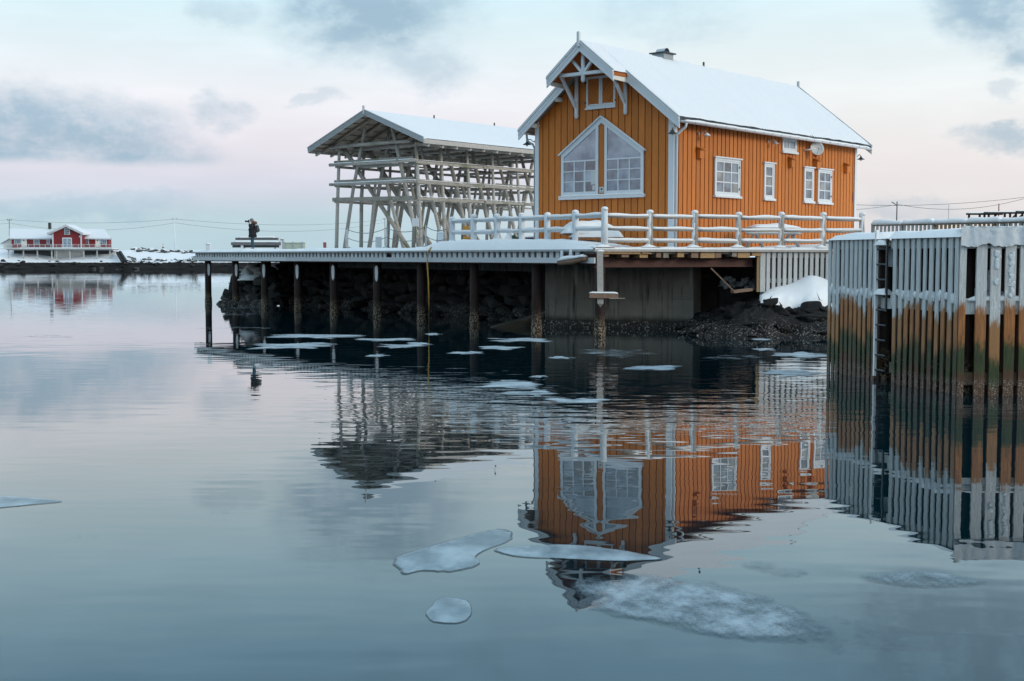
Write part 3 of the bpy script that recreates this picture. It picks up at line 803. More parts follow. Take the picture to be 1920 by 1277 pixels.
# ------------------------------------------------------------------ orange house  (local x = along the long side, y = along the gable front, z = height)
SC = 48.5 / 47.5
HC = at(1262, 300, 48.5)
TH = math.atan2(math.cos(R(40.2)), math.sin(R(40.2)))
house = thing('orange_house', 'large orange wooden house with white trim and snowy roof on the quay', 'house', (HC.x, HC.y, DECK), TH)
def zs(z): return CAM_H + (z - CAM_H) * SC
W, LEN = 6.43 * SC, 15.15 * SC
MID = 3.22 * SC
RT = zs(10.80); PIT = .795
def roof(y): return RT - PIT * abs(y - MID)
WT = .07                                                     # boards stand this far out from the core
core = MB()
core.prism([(0, 0, DECK - .1), (0, W, DECK - .1), (0, W, roof(W) - .12), (0, MID, RT - .12), (0, 0, roof(0) - .12)], (LEN, 0, 0))
core = core.build('wall', 'orange_dark', house)
def wall_board(p0, p1, z0, zt0, zt1, nrm, th):
    a, b_ = Vector(p0), Vector(p1)
    return MB().prism([a + Vector((0, 0, z0)), b_ + Vector((0, 0, z0)), b_ + Vector((0, 0, zt1)), a + Vector((0, 0, zt0))], Vector(nrm) * th)
nb = 21; bw_ = W / nb; gap = .042
for i in range(nb):
    y0, y1 = i * bw_ + gap / 2, (i + 1) * bw_ - gap / 2
    if y0 < MID < y1:
        MB().prism([(0, y0, DECK), (0, y1, DECK), (0, y1, roof(y1) - .14), (0, MID, RT - .14), (0, y0, roof(y0) - .14)], (-.045, 0, 0)).build('board', 'orange', core)
    else:
        wall_board((0, y0, 0), (0, y1, 0), DECK, roof(y0) - .14, roof(y1) - .14, (-1, 0, 0), .045).build('board', 'orange', core)
ns = 50; bs = LEN / ns
side_me = None; EAVE = roof(0)
for i in range(ns):
    if i < 2:
        side_me = [MB().box((-(bs - .062) / 2, -.045, 0), ((bs - .062) / 2, 0, EAVE - .10 - DECK)).mesh('board', 'orange') for i in range(2)]
    inst('board', side_me[i % 2], core, ((i + .5) * bs, 0, DECK))
# corner boards
def white_box(lo, hi, name='trim', m='white', par=None): return MB().box(lo, hi).build(name, m, par or house)
white_box((-.085, -.085, DECK), (-.055, .16, EAVE - .10), 'corner_board')
white_box((-.055, -.085, DECK), (.14, -.06, EAVE - .10), 'corner_board')
white_box((-.085, W - .12, DECK), (-.055, W + .07, roof(W) - .02), 'corner_board')
white_box((LEN - .14, -.085, DECK), (LEN + .05, -.06, EAVE - .10), 'corner_board')
# roof: two decks, snow on top, dark tile edge
OF, OB, OE = .46 * SC, .55, .46 * SC                                   # front, back and eave overhang
CAPO = 1.45 * SC; CAPW = 1.50 * SC
def slope_pt(x, y, d=0.0):
    return Vector((x, y, roof(y) + d))
for sgn in (-1, 1):
    ye = MID + sgn * (MID + OE)
    yc = MID + sgn * CAPW
    MB().prism([slope_pt(-OF, MID), slope_pt(-OF, ye), slope_pt(LEN + OB, ye), slope_pt(LEN + OB, MID)], (0, 0, -.11)).build('roof_deck', 'rafter', house)
    MB().prism([slope_pt(-CAPO, MID), slope_pt(-CAPO, yc), slope_pt(-OF - .003, yc), slope_pt(-OF - .003, MID)], (0, 0, -.11)).build('canopy_deck', 'orange_dark', house)
    # snow
    def sp_(u, v, sgn=sgn, ye=ye, x0=-OF, x1=LEN + OB, yw=ye):
        x = x0 + (x1 - x0) * u; y = MID + (yw - MID) * v
        e = min(1, min(u * (x1 - x0), (1 - u) * (x1 - x0)) / .12, (1 - v) * abs(yw - MID) / .10 + .25)
        lip = sgn * (.01 + .05 * max(0, v - .9) * 10 * nz(x * 1.7, 5, sgn) + .03 * max(0, v - .9) * 10 * nz(x * 6, 2, sgn))
        return (x, y + lip, roof(y) + .03 + .10 * max(0, e) ** .6 * (1 + .3 * nz(x * 1.1, v * 3, 7)) + .06 * fbm(x * .45, y * .6, 3) + .012 * nz(x * 2, v * 9))
    sn = grid(150, 30, sp_, 'roof_snow', 'roof_snow', house)
    grid(10, 10, lambda u, v, f=sp_: f(u, v, x0=-CAPO - .02, x1=-OF + .10, yw=yc), 'canopy_snow', 'roof_snow', house)
    # corrugated tile edge along the eave
    tb = MB(); vs = []; fs = []; N = 78 * 6
    for i in range(N + 1):
        x = -OF + (LEN + OF + OB) * i / N; wv = .028 * math.sin(i / 6 * 2 * math.pi)
        for (dy, dz) in ((.09, .0), (-.35, .0)):
            yy = ye + sgn * dy
            vs.append((x, yy, roof(ye) - PIT * dy + .045 + wv + dz)); vs.append((x, yy, roof(ye) - PIT * dy + .005 + wv + dz))
    for i in range(N):
        k = i * 4; fs += [(k, k + 4, k + 6, k + 2), (k + 1, k + 3, k + 7, k + 5), (k, k + 1, k + 5, k + 4)]
    tb.add(vs, fs).build('roof_tile_edge', 'tile', house, False)
    # eave fascia
    zE = roof(ye)
    MB().box((-OF + .02, min(ye, ye - sgn * .03), zE - .16), (LEN + OB - .02, max(ye, ye - sgn * .03), zE - .002)).build('eave_board', 'cream', house)
    # barge boards, two layers, on lower roof and canopy
    for (x, ya, yb, nm) in ((-OF, yc - sgn * .05, ye + sgn * .12, 'barge_board'), (-CAPO, MID, yc + sgn * .06, 'canopy_barge_board'), (LEN + OB, MID, ye + sgn * .1, 'barge_board')):
        sx = -1 if x < 0 else 1
        for (d0, d1, t0, t1) in ((.06, -.13, 0, .035), (-.06, -.30, -.0, .02), (.10, .03, .0, .07)):
            pl = [(x, ya, roof(ya) + d0), (x, yb, roof(yb) + d0), (x, yb, roof(yb) + d1), (x, ya, roof(ya) + d1)]
            MB().prism(pl, (sx * (.03 + t1), 0, 0)).build(nm, 'white', house)
        MB().prism([(x, ya, roof(ya) + .105), (x, yb, roof(yb) + .105), (x, yb, roof(yb) + .135), (x, ya, roof(ya) + .135)], (sx * .09, 0, 0)).build('verge_flashing', 'grey_metal', house)
# gutter and downpipe on the long side
yg = -OE - .09; zg = roof(-OE) - .14
gb = MB(); n = 9; vs = []; fs = []
for x in (-OF + .05, LEN + OB - .12):
    for k in range(n):
        an = math.pi + math.pi * k / (n - 1); vs.append((x, yg + .075 * math.cos(an), zg + .075 * math.sin(an) + .04))
for k in range(n - 1): fs.append((k, k + 1, n + k + 1, n + k))
fs += [tuple(range(n)), tuple(range(2 * n - 1, n - 1, -1))]
gut = gb.add(vs, fs).build('gutter', 'white', house, True)
snow_on((-OF + .3, yg, zg + .02), (LEN + OB - .2, yg, zg + .02), .15, .10, 'gutter_snow', gut, 4, 'snow', 60)
for i in range(22):
    x = -.2 + i * .74
    MB().tube([(x, yg, zg - .045), (x, yg - .085, zg + .02), (x, yg - .085, zg + .05)], .012, 5).build('gutter_bracket', 'galv', gut)
MB().tube([(.02, yg, zg - .03), (.02, yg + .02, zg - .16), (.02, -.16, zg - .42), (.02, -.15, zg - .55), (.02, -.15, DECK + .1)], .05, 9).build('downpipe', 'white', house, True)
ygl = W + OE + .05
MB().tube([(-.1, ygl - .02, zg + .02), (-.1, ygl - .05, zg - .25), (-.1, ygl - .2, zg - .36), (-.1, W + .17, zg - .42), (-.02, W + .13, zg - .6), (-.02, W + .13, DECK + .2)], .045, 9).build('downpipe', 'grey_metal', house, True)
# log purlin ends under the front overhang
for y in (W - .05, W - 1.25, ):
    z = roof(y) - .24
    MB().tube([(-.44, y, z), (.05, y, z)], .105, 12).build('purlin_end', 'cream', house, True)
# canopy truss, struts and posts
XT = -CAPO + .22; ZB = zs(9.70)
hb = 1.10 * SC
MB().bar((XT, MID - hb, ZB), (XT, MID + hb, ZB), .13, .13).build('truss_beam', 'white', house, bev=.015)
MB().tube([(XT - .01, MID, ZB - .33), (XT - .01, MID, ZB - .27), (XT - .01, MID, RT - .2)], [.05, .085, .085], 8).build('king_post', 'white', house, True)
for sgn in (-1, 1):
    MB().bar((XT, MID + sgn * .05, ZB + .05), (XT, MID + sgn * .50, ZB + .52), .10, .12, (1, 0, 0)).build('truss_strut', 'white', house)
    yq = MID + sgn * 1.16 * SC
    for (x0, x1) in ((XT, -.06),): MB().bar((x0, yq, ZB + .12), (x1, yq, ZB + .12), .12, .12).build('outrigger', 'white', house)
    MB().tube([(-.13, yq, zs(8.18)), (-.13, yq, zs(8.26)), (-.13, yq, ZB + .2)], [.05, .085, .085], 8).build('bracket_post', 'white', house, True)
    MB().bar((-.17, yq, zs(8.60)), (XT + .10, yq, ZB + .05), .10, .11, (0, 1, 0)).build('bracket_brace', 'white', house)
    # soffit box at the canopy side
    MB().prism([(-CAPO + .1, MID + sgn * (CAPW - .02), roof(MID + CAPW) - .112), (-OF, MID + sgn * (CAPW - .02), roof(MID + CAPW) - .112), (-OF, MID + sgn * (CAPW - .02), roof(MID + CAPW) - .30), (-CAPO + .1, MID + sgn * (CAPW - .02), roof(MID + CAPW) - .26)], (0, -sgn * .035, 0)).build('canopy_side_board', 'cream', house)
# ridge finials, chimney
MB().bar((-CAPO - .09, MID, RT - .14), (-CAPO - .09, MID, RT + .42), .10, .11, (0, 1, 0)).build('finial', 'white', house)
MB().bar((LEN + OB + .03, MID, RT - .10), (LEN + OB + .03, MID, RT + .36), .09, .10, (0, 1, 0)).build('finial', 'galv', house)
for x in (7.4,): MB().tube([(x, MID, RT + .05), (x, MID, RT + .30)], .05, 6).build('ridge_peg', 'dark_metal', house)
ch = MB().box((4.15, MID - .10, RT - .6), (4.85, MID + .50, RT + .30)).build('chimney', 'grey_metal', house)
MB().box((4.06, MID - .19, RT + .30), (4.94, MID + .59, RT + .35)).build('chimney_plate', 'dark_metal', ch)
b = MB(); pr = [(4.2 + .6 * k / 10, 0) for k in range(11)]
vs = []; fs = []
for yy in (MID - .02, MID + .42):
    for k in range(9):
        an = math.pi * k / 8; vs.append((4.5 - .20 * math.cos(an), yy, RT + .355 + .19 * math.sin(an)))
for k in range(8): fs.append((k, k + 1, 9 + k + 1, 9 + k))
b.add(vs, fs).build('chimney_cowl', 'galv', ch, True)

# windows on the long side  (x range, z range, columns, rows)
def window(x0, x1, z0, z1, cols, rows, glass='glass', mull=None, hinge=True):
    yo = -.058
    wn = MB()
    fw = .085
    for (a, b_, c, d) in ((x0, x0 + fw, z0, z1), (x1 - fw, x1, z0, z1), (x0 + fw, x1 - fw, z1 - fw, z1), (x0 + fw, x1 - fw, z0, z0 + fw)):
        wn.box((a, yo - .055, c), (b_, yo, d))
    wn = wn.build('window', 'white', house)
    MB().box((x0 - .07, yo - .115, z1 + .002), (x1 + .07, yo, z1 + .055)).build('head_trim', 'white', wn)
    sill = MB().box((x0 - .06, yo - .12, z0 - .075), (x1 + .06, yo, z0 - .002)).build('sill', 'white', wn)
    snow_on((x0 - .04, yo - .07, z0), (x1 + .04, yo - .07, z0), .09, .035, 'sill_snow', wn, x0, 'snow', 8)
    sx0, sx1, sz0, sz1 = x0 + fw + .004, x1 - fw - .004, z0 + fw + .004, z1 - fw - .004
    sw = .065; sash = MB()
    for (a, b_, c, d) in ((sx0, sx0 + sw, sz0, sz1), (sx1 - sw, sx1, sz0, sz1), (sx0 + sw, sx1 - sw, sz1 - sw, sz1), (sx0 + sw, sx1 - sw, sz0, sz0 + sw)):
        sash.box((a, yo - .035, c), (b_, yo + .0, d))
    sash.build('sash', 'white', wn)
    gx0, gx1, gz0, gz1 = sx0 + sw, sx1 - sw, sz0 + sw, sz1 - sw
    mw = .055
    cw_, ch_ = (gx1 - gx0 + mw) / cols, (gz1 - gz0 + mw) / rows
    for i in range(1, cols): MB().box((gx0 + cw_ * i - mw, yo - .034, gz0), (gx0 + cw_ * i, yo - .002, gz1)).build('muntin', 'white', wn)
    for j in range(1, rows):
        for i in range(cols):
            MB().box((gx0 + cw_ * i, yo - .030, gz0 + ch_ * j - mw * .8), (gx0 + cw_ * (i + 1) - mw, yo - .004, gz0 + ch_ * j)).build('muntin', 'white', wn)
    for i in range(cols):
        for j in range(rows):
            g = glass if not (glass == 'glass' and (i * 3 + j) % 5 == 1) else 'glass_curtain'
            MB().box((gx0 + cw_ * i, yo - .012, gz0 + ch_ * j), (gx0 + cw_ * (i + 1) - mw, yo - .001, gz0 + ch_ * (j + 1) - mw * .8)).build('pane', g, wn)
    if hinge:
        for z in (z0 + .3, z1 - .3): MB().box((x1 - fw - .02, yo - .075, z - .045), (x1 - fw + .015, yo - .057, z + .045)).build('hinge', 'dark_metal', wn)
ZW0, ZW1 = zs(5.20), zs(6.64)
window(2.79 * SC, 4.70 * SC, ZW0, ZW1, 3, 3)
window(6.63 * SC, 7.45 * SC, ZW0, ZW1, 1, 3, hinge=False)
window(10.08 * SC, 10.94 * SC, ZW0, ZW1, 1, 3, hinge=False)
window(11.36 * SC, 12.68 * SC, ZW0, ZW1, 2, 3)
window(8.12 * SC, 9.36 * SC, zs(7.22), zs(7.80), 2, 1, 'glass_pale', hinge=False)
# small orange vent hoods
for (x, z) in ((1.68, 6.75), (8.86, 6.80), (11.16, 7.42), (11.17, 6.86), (14.08, 6.83)):
    x *= SC; z = zs(z)
    v_ = MB().prism([(x - .15, -.06, z - .22), (x - .15, -.22, z - .22), (x - .15, -.22, z + .10), (x - .15, -.06, z + .20)], (.30, 0, 0)).build('vent_hood', 'orange', house)
    MB().prism([(x - .2, -.06, z + .215), (x - .2, -.29, z + .11), (x - .2, -.29, z + .13), (x - .2, -.06, z + .235)], (.40, 0, 0)).build('hood_lid', 'orange', v_)
# satellite dish
dx, dz = 10.46 * SC, zs(7.46)
ax = Vector((-.62, -.75, .24)).normalized()
cD = Vector((dx + .1, -.42, dz))
d = MB().lathe(cD, ax, [(.03, -.07), (.16, -.05), (.27, .0), (.31, .04), (.315, .045), (.27, .015), (.16, -.035), (.03, -.055)], 24).build('satellite_dish', 'dish', house, True)
d.scale = (1, 1, 1)
MB().tube([cD - ax * .06, (dx - .28, -.25, dz - .06), (dx - .40, -.06, dz - .08)], .03, 8).build('dish_mount', 'white', d, True)
MB().tube([cD - Vector((0, 0, .28)), cD + ax * .27 - Vector((0, 0, .06))], .015, 6).build('feed_arm', 'galv', d)
MB().tube([cD + ax * .22 - Vector((0, 0, .06)), cD + ax * .31 - Vector((0, 0, .06))], .035, 8).build('feed_horn', 'galv', d)
# gooseneck lamps
def lamp(base, out, m='dark_metal', snow=False, k=.72):
    base, out = Vector(base), Vector(out).normalized()
    up = Vector((0, 0, 1))
    lp = MB().lathe(base, out, [(.09 * k, 0), (.09 * k, .03), (.05 * k, .05)], 12).build('wall_lamp', m, house, True)
    pts = [base + (out * x + up * z) * k for x, z in ((.04, 0), (.18, .02), (.32, .14), (.44, .15), (.52, .04))]
    MB().tube(pts, .018, 7).build('arm', m, lp, True)
    c = base + (out * .55 - up * .16) * k
    MB().lathe(c, up, [(r_ * k, h_ * k) for r_, h_ in ((.24, 0), (.245, .015), (.10, .11), (.06, .15), (.05, .22))], 16).build('shade', m, lp, True)
    MB().lathe(c - up * .09 * k, up, [(r_ * k, h_ * k) for r_, h_ in ((.02, 0), (.055, .03), (.06, .09), (.05, .1))], 10).build('bulb', 'dish', lp, True)
    if snow: MB().lathe(c + up * .03 * k, up, [(.22 * k, 0), (.20 * k, .04 * k), (.10 * k, .13 * k), (.03 * k, .16 * k)], 12).build('snow', 'snow', lp, True)
lamp((-.02, W + .08, zs(7.43)), (-.25, 1, 0))
lamp((-.09, .0, zs(7.42)), (-.75, -.55, 0))
lamp((1.62 * SC, -.07, zs(7.46)), (.35, -1, 0), 'galv', True, .6)
lamp((6.9 * SC, -.07, zs(7.52)), (.7, -1, 0), 'galv', False, .6)
lamp((LEN + .05, -.0, zs(7.40)), (1, -.25, 0))
MB().box((LEN - .30, -.066, zs(5.35)), (LEN - .17, -.058, zs(5.75))).build('notice_plate', 'red_white', house)

# pointed window on the gable front
yL, yR = 5.16 * SC, 1.25 * SC; zSh = zs(6.84); zAp = zs(8.17); zBt = zs(5.16); xo = -.055
bigw = MB()
bigw.prism([(xo, yR, zBt), (xo, yR + .13, zBt), (xo, yR + .13, zSh + .02), (xo, yR, zSh)], (-.05, 0, 0))
bigw.prism([(xo, yL - .13, zBt), (xo, yL, zBt), (xo, yL, zSh), (xo, yL - .13, zSh + .02)], (-.05, 0, 0))
bigw = bigw.build('pointed_window', 'white', house)
ym = (yL + yR) / 2
def rake(y): return zSh + (zAp - zSh) * (1 - abs(y - ym) / ((yL - yR) / 2))
for (ya, sg) in ((yR, 1), (yL, -1)):
    MB().prism([(xo, ya, zSh - .01), (xo, ym, zAp - .01), (xo, ym, zAp - .22), (xo, ya + sg * .0, zSh - .22)], (-.052, 0, 0)).build('rake_casing', 'white', bigw)
    MB().prism([(xo, ya - sg * .10, rake(ya - sg * .10) + .0), (xo, ym, zAp), (xo, ym, zAp + .06), (xo, ya - sg * .10, rake(ya - sg * .10) + .06)], (-.13, 0, 0)).build('drip_cap', 'white', bigw)
    pa = Vector((xo - .08, ya - sg * .10, rake(ya - sg * .10) + .055)); pb = Vector((xo - .08, ym, zAp + .055))
    snow_on(pa, pb, .09, .03, 'snow', bigw, ya, 'snow', 10)
    yi = ym - sg * .155                                                # inner jamb
    MB().prism([(xo, yi, zBt), (xo, yi - sg * .12, zBt), (xo, yi - sg * .12, rake(yi - sg * .12) - .20), (xo, yi, rake(yi) - .20)], (-.05, 0, 0)).build('jamb', 'white', bigw)
    g0, g1 = ya + sg * .13, yi - sg * .12
    zc = zs(6.55); mw = .06; zg0 = zBt + .20
    MB().prism([(xo, g0, zBt + .03), (xo, g1, zBt + .03), (xo, g1, zg0), (xo, g0, zg0)], (-.045, 0, 0)).build('bottom_sash', 'white', bigw)
    # top pane: trapezoid under the rake
    MB().prism([(xo, g0, zc + mw / 2), (xo, g1, zc + mw / 2), (xo, g1, rake(g1) - .20), (xo, g0, rake(g0) - .20)], (-.012, 0, 0)).build('pane', 'glass_pale', bigw)
    MB().prism([(xo, g0, zc - mw / 2), (xo, g1, zc - mw / 2), (xo, g1, zc + mw / 2), (xo, g0, zc + mw / 2)], (-.04, 0, 0)).build('transom', 'white', bigw)
    for k in (1, 2):
        yy = g0 + (g1 - g0) * k / 3
        MB().box((xo - .036, min(yy - .025, yy + .025), zg0), (xo, yy + .025, zc - mw / 2)).build('muntin', 'white', bigw)
        zz = zg0 + (zc - zg0) * k / 3
        for c in range(3):
            ya_, yb_ = g0 + (g1 - g0) * c / 3, g0 + (g1 - g0) * (c + 1) / 3
            lo, hi = min(ya_, yb_) + (.026 if min(ya_, yb_) > min(g0, g1) + .01 else 0), max(ya_, yb_) - (.026 if max(ya_, yb_) < max(g0, g1) - .01 else 0)
            MB().box((xo - .033, lo, zz - .018), (xo, hi, zz + .018)).build('muntin', 'white', bigw)
    for c in range(3):
        for r_ in range(3):
            ya_, yb_ = g0 + (g1 - g0) * c / 3, g0 + (g1 - g0) * (c + 1) / 3
            MB().box((xo - .012, min(ya_, yb_) + .01, zg0 + (zc - zg0) * r_ / 3 + .01), (xo - .001, max(ya_, yb_) - .01, zg0 + (zc - zg0) * (r_ + 1) / 3 - .01)).build('pane', 'glass' if (c + r_ + (sg > 0)) % 3 else 'glass_pale', bigw)
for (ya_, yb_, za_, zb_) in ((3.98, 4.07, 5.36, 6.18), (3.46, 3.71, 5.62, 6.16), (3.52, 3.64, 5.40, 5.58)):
    MB().box((xo - .0165, ya_ * SC, zs(za_)), (xo - .0125, yb_ * SC, zs(zb_))).build('window_glimpse', 'dish', bigw)  # pale strips painted on for daylight glimpsed through the windows opposite
sill = MB().prism([(xo, yR - .08, zBt - .10), (xo, yL + .08, zBt - .10), (xo, yL + .08, zBt + .02), (xo, yR - .08, zBt + .02)], (-.11, 0, 0)).build('sill', 'white', bigw)
snow_on((xo - .06, yR - .05, zBt + .02), (xo - .06, yL + .10, zBt + .02), .12, .07, 'sill_snow', bigw, 3, 'snow', 16)
MB().box((xo - .004, ym - .14, zBt + .02), (xo + .02, ym + .14, zAp - .35)).build('centre_board', 'orange', bigw)
st = MB().box((xo - .014, ym - .10, zBt + .12), (xo - .006, ym + .10, zBt + .36)).build('sticker', 'dish', bigw)
MB().lathe((xo - .014, ym, zBt + .27), (-1, 0, 0), [(.045, 0), (.045, .004)], 14).build('sticker_mark', 'dark_metal', st)
MB().box((xo - .018, ym - .07, zBt + .15), (xo - .0142, ym + .07, zBt + .17)).build('sticker_mark', 'dark_metal', st)

# shuttered loft opening with diagonal boards
yA, yB, zA, zB = 2.56 * SC, 3.94 * SC, zs(8.55), zs(9.74)
lw = MB()
for (a, b_, c, d) in ((yA - .0, yA + .09, zA, zB), (yB - .09, yB, zA, zB), (yA + .09, yB - .09, zB - .09, zB), (yA + .09, yB - .09, zA, zA + .10), ((yA + yB) / 2 - .085, (yA + yB) / 2 - .006, zA + .10, zB - .09), ((yA + yB) / 2 + .006, (yA + yB) / 2 + .085, zA + .10, zB - .09)):
    lw.box((xo - .05, a, c), (xo, b_, d))
lw = lw.build('loft_shutter', 'white', house)
MB().box((xo - .09, yA - .03, zA - .06), (xo, yB + .03, zA - .002)).build('sill', 'white', lw)
def clip(poly, ax_, val, keep_less):
    out = []
    for i in range(len(poly)):
        p_, q_ = poly[i], poly[(i + 1) % len(poly)]
        ip = (p_[ax_] <= val) == keep_less; iq = (q_[ax_] <= val) == keep_less
        if ip: out.append(p_)
        if ip != iq:
            k = (val - p_[ax_]) / (q_[ax_] - p_[ax_]); out.append((p_[0] + (q_[0] - p_[0]) * k, p_[1] + (q_[1] - p_[1]) * k))
    return out
for (a, b_, sg) in ((yA + .09, (yA + yB) / 2 - .085, -1), ((yA + yB) / 2 + .085, yB - .09, 1)):
    c0, c1 = zA + .10, zB - .09
    for k in range(-12, 16):
        o_ = k * .125
        base = [(a, c0 + o_), (b_, c0 + o_ + sg * (b_ - a)), (b_, c0 + o_ + sg * (b_ - a) + .092), (a, c0 + o_ + .092)]
        pl = clip(clip(base, 1, c0, False), 1, c1, True) if base else []
        if len(pl) >= 3: MB().prism([(xo, y_, z_) for y_, z_ in pl], (-.032 - .006 * (k % 2), 0, 0)).build('diagonal_board', 'orange', lw)
    snow_on((xo - .03, a, zA + .10), (xo - .03, b_, zA + .10), .05, .05, 'snow', lw, a, 'snow', 6)
    for z in (zA + .22, zB - .22): MB().box((xo - .06, (yB - .02) if sg > 0 else yA - .03, z - .03), (xo - .051, (yB + .10) if sg > 0 else yA + .02, z + .03)).build('strap_hinge', 'dark_metal', lw)

# ------------------------------------------------------------------ fish drying rack with a roof
RC = at(788, 400, 76)
TR = math.atan2(math.cos(R(39)), math.sin(R(39)))
rack = thing('fish_drying_rack', 'tall open pole rack for drying fish under a snowy gable roof', 'drying rack', (RC.x, RC.y, 3.3), TR)
G = 3.3; RW = 7.0; RLn = 17.0; RM = 3.62; RRZ = 11.50; RP = .40
def rroof(y): return RRZ - RP * abs(y - RM)
def pole(p, q, r=.11, m='pole', name='pole', n=8):
    rg = random.Random(str(p) + str(q)); p, q = Vector(p), Vector(q)
    mid = p.lerp(q, .5) + Vector((rg.uniform(-.07, .07), rg.uniform(-.07, .07), rg.uniform(-.03, .03))); r *= rg.uniform(.78, 1.05)
    return MB().tube([p, mid, q], [r * 1.1, r, r * .88], n).build(name, m, rack, True)
bays = [0.0, 2.15, 4.55, 7.0, 9.45, 12.0, 14.6, 17.0]
for i, x in enumerate(bays):
    # upright posts (outer), leaning A-frame legs
    pole((x, -.05, G), (x + .02, .35, 9.55), .12, 'pole', 'post')
    pole((x, 7.2, G), (x, 6.85, 9.55), .13, 'pole', 'post')
    pole((x + .16, 6.65, G), (x + .16, 4.75, rroof(4.75) - .35), .125, 'pole', 'leg')
    pole((x + .16, .25, G), (x + .16, 2.45, rroof(2.45) - .35), .125, 'pole', 'leg')
    if i < 7 and i % 1 == 0:
        pole((x + .9, 5.2, G), (x + .3, 4.0, 7.4), .12, 'pole', 'leg')
        pole((x + .9, 2.2, G), (x + .4, 3.2, 7.4), .12, 'pole', 'leg')
    # cross rails on each frame
    zc = [8.52, 7.30] if i == 0 else ([8.5] if i % 2 else [7.28])
    pole((x - .16, 7.5, 9.62), (x - .16, .7, 9.66), .12, 'pole', 'tie_beam')
    for z in zc:
        rl = pole((x - .18, 7.55, z + .02), (x - .18, .05, z - .03), .10, 'pole', 'cross_rail')
        if i == 0: snow_on((x - .18, 7.4, z + .08), (x - .18, .2, z + .05), .17, .06, 'snow', rl, z, 'snow', 14)
    if i < 4:
        pole((x + .3, 6.8, 9.6), (x + .5, 1.4, G), .15, 'beam', 'brace')
for y, m in ((-.02, 'beam'), (7.05, 'beam')):
    for z in (9.45, 8.40, 7.22, 6.25):
        for x0, x1 in ((-.25, 5.9), (5.75, 11.6), (11.5, 17.3)):
            yy = y + (.0 if z > 9 else -.0) + (9.5 - z) * -.055 * (1 if y < 1 else -1)
            bm_ = MB().bar((x0, yy + (.16 if y < 1 else -.16), z), (x1, yy + (.16 if y < 1 else -.16), z + random.uniform(-.03, .03)), .09, .16).build('side_beam', m, rack)
            if z < 9 and y < 1: snow_on((x0 + .1, yy + .16, z + .12), (x1 - .1, yy + .16, z + .12), .10, .03, 'snow', bm_, z + x0, 'snow', 10)
# many long inner racking poles
rg = random.Random(3)
for z, ys in ((8.62, (1.6, 5.4)), (7.42, (1.2, 3.3, 5.6)), (6.24, (1.8, 5.2))):
    for y in ys:
        pole((-.3 + rg.uniform(-.3, .8), y, z + rg.uniform(-.04, .04)), (9 + rg.uniform(-1, 1), y + rg.uniform(-.15, .15), z + rg.uniform(-.04, .04)), .07, 'pole', 'drying_pole', 6)
        pole((8.4 + rg.uniform(-.3, .3), y, z + rg.uniform(-.04, .04) + .1), (17.2, y + rg.uniform(-.15, .15), z + rg.uniform(-.04, .04)), .07, 'pole', 'drying_pole', 6)
for x in (2.3, 7.2, 12.2):
    pole((x, 6.9, 6.33), (x, .1, 6.30), .09, 'beam', 'cross_rail')
MB().bar((-.12, 7.35, 6.38), (-.12, .3, 6.30), .12, .24).build('front_beam', 'beam', rack)
for z in (8.72, 7.52): MB().bar((-.02, 7.3, z), (-.02, .5, z - .03), .07, .14).build('front_board', 'beam', rack)
# roof
FO = .95; EO = 1.15
for sgn in (-1, 1):
    ye = RM + sgn * (RM + EO) if sgn < 0 else 8.62
    MB().prism([(-FO, RM, rroof(RM)), (-FO, ye, rroof(ye)), (RLn + .8, ye, rroof(ye)), (RLn + .8, RM, rroof(RM))], (0, 0, -.05)).build('roof_boarding', 'rafter', rack)
    def rs(u, v, ye=ye):
        x = -FO - .02 + (RLn + .8 + FO) * u; y = RM + (ye - RM) * v
        e = min(1, min(u, 1 - u) * 18 / .12, (1 - v) * 4.7 / .1 + .3)
        return (x, y, rroof(y) + .03 + .10 * max(0, e) ** .6 + .015 * fbm(x * .4, y * .4))
    grid(50, 16, rs, 'roof_snow', 'roof_snow', rack)
    x = -FO + .9
    while x < RLn + .6:
        pole((x, RM + sgn * .1, rroof(RM) - .20), (x, ye - sgn * .55 + sgn * .35, rroof(ye) - .17), .10, 'rafter', 'rafter', 7); x += 1.25
    for yy in [RM + sgn * k for k in (.6, 1.3, 2.0, 2.7, 3.4, 4.1, 4.6)]:
        if abs(yy - RM) < abs(ye - RM) - .1: MB().bar((-FO + .05, yy, rroof(yy) - .085), (RLn + .7, yy, rroof(yy) - .085), .13, .05).build('purlin', 'rafter', rack)
    for (d0, d1, t_) in ((.10, -.08, .05), (-.03, -.20, .03), (.15, .08, .08)):
        MB().prism([(-FO, RM, rroof(RM) + d0), (-FO, ye + sgn * .05, rroof(ye) + d0), (-FO, ye + sgn * .05, rroof(ye) + d1), (-FO, RM, rroof(RM) + d1)], (-t_, 0, 0)).build('barge_board', 'grey_board_h', rack)
    MB().box((-FO + .03, min(ye, ye + sgn * .04), rroof(ye) - .22), (RLn + .7, max(ye, ye + sgn * .04), rroof(ye) + .04)).build('eave_board', 'log', rack)
    x = -.4
    while x < RLn:
        MB().tube([(x, ye - sgn * .5, rroof(ye) - .17), (x, ye - sgn * .08, rroof(ye) - .32)], .085, 8).build('rafter_end', 'log', rack, True); x += 1.25
MB().bar((-FO - .10, RM, RRZ - .15), (-FO - .10, RM, RRZ + .36), .10, .10, (0, 1, 0)).build('finial', 'galv', rack)
for x in (5.2, 11.2): MB().tube([(x, RM, RRZ + .05), (x, RM, RRZ + .32)], .05, 6).build('ridge_peg', 'dark_metal', rack)

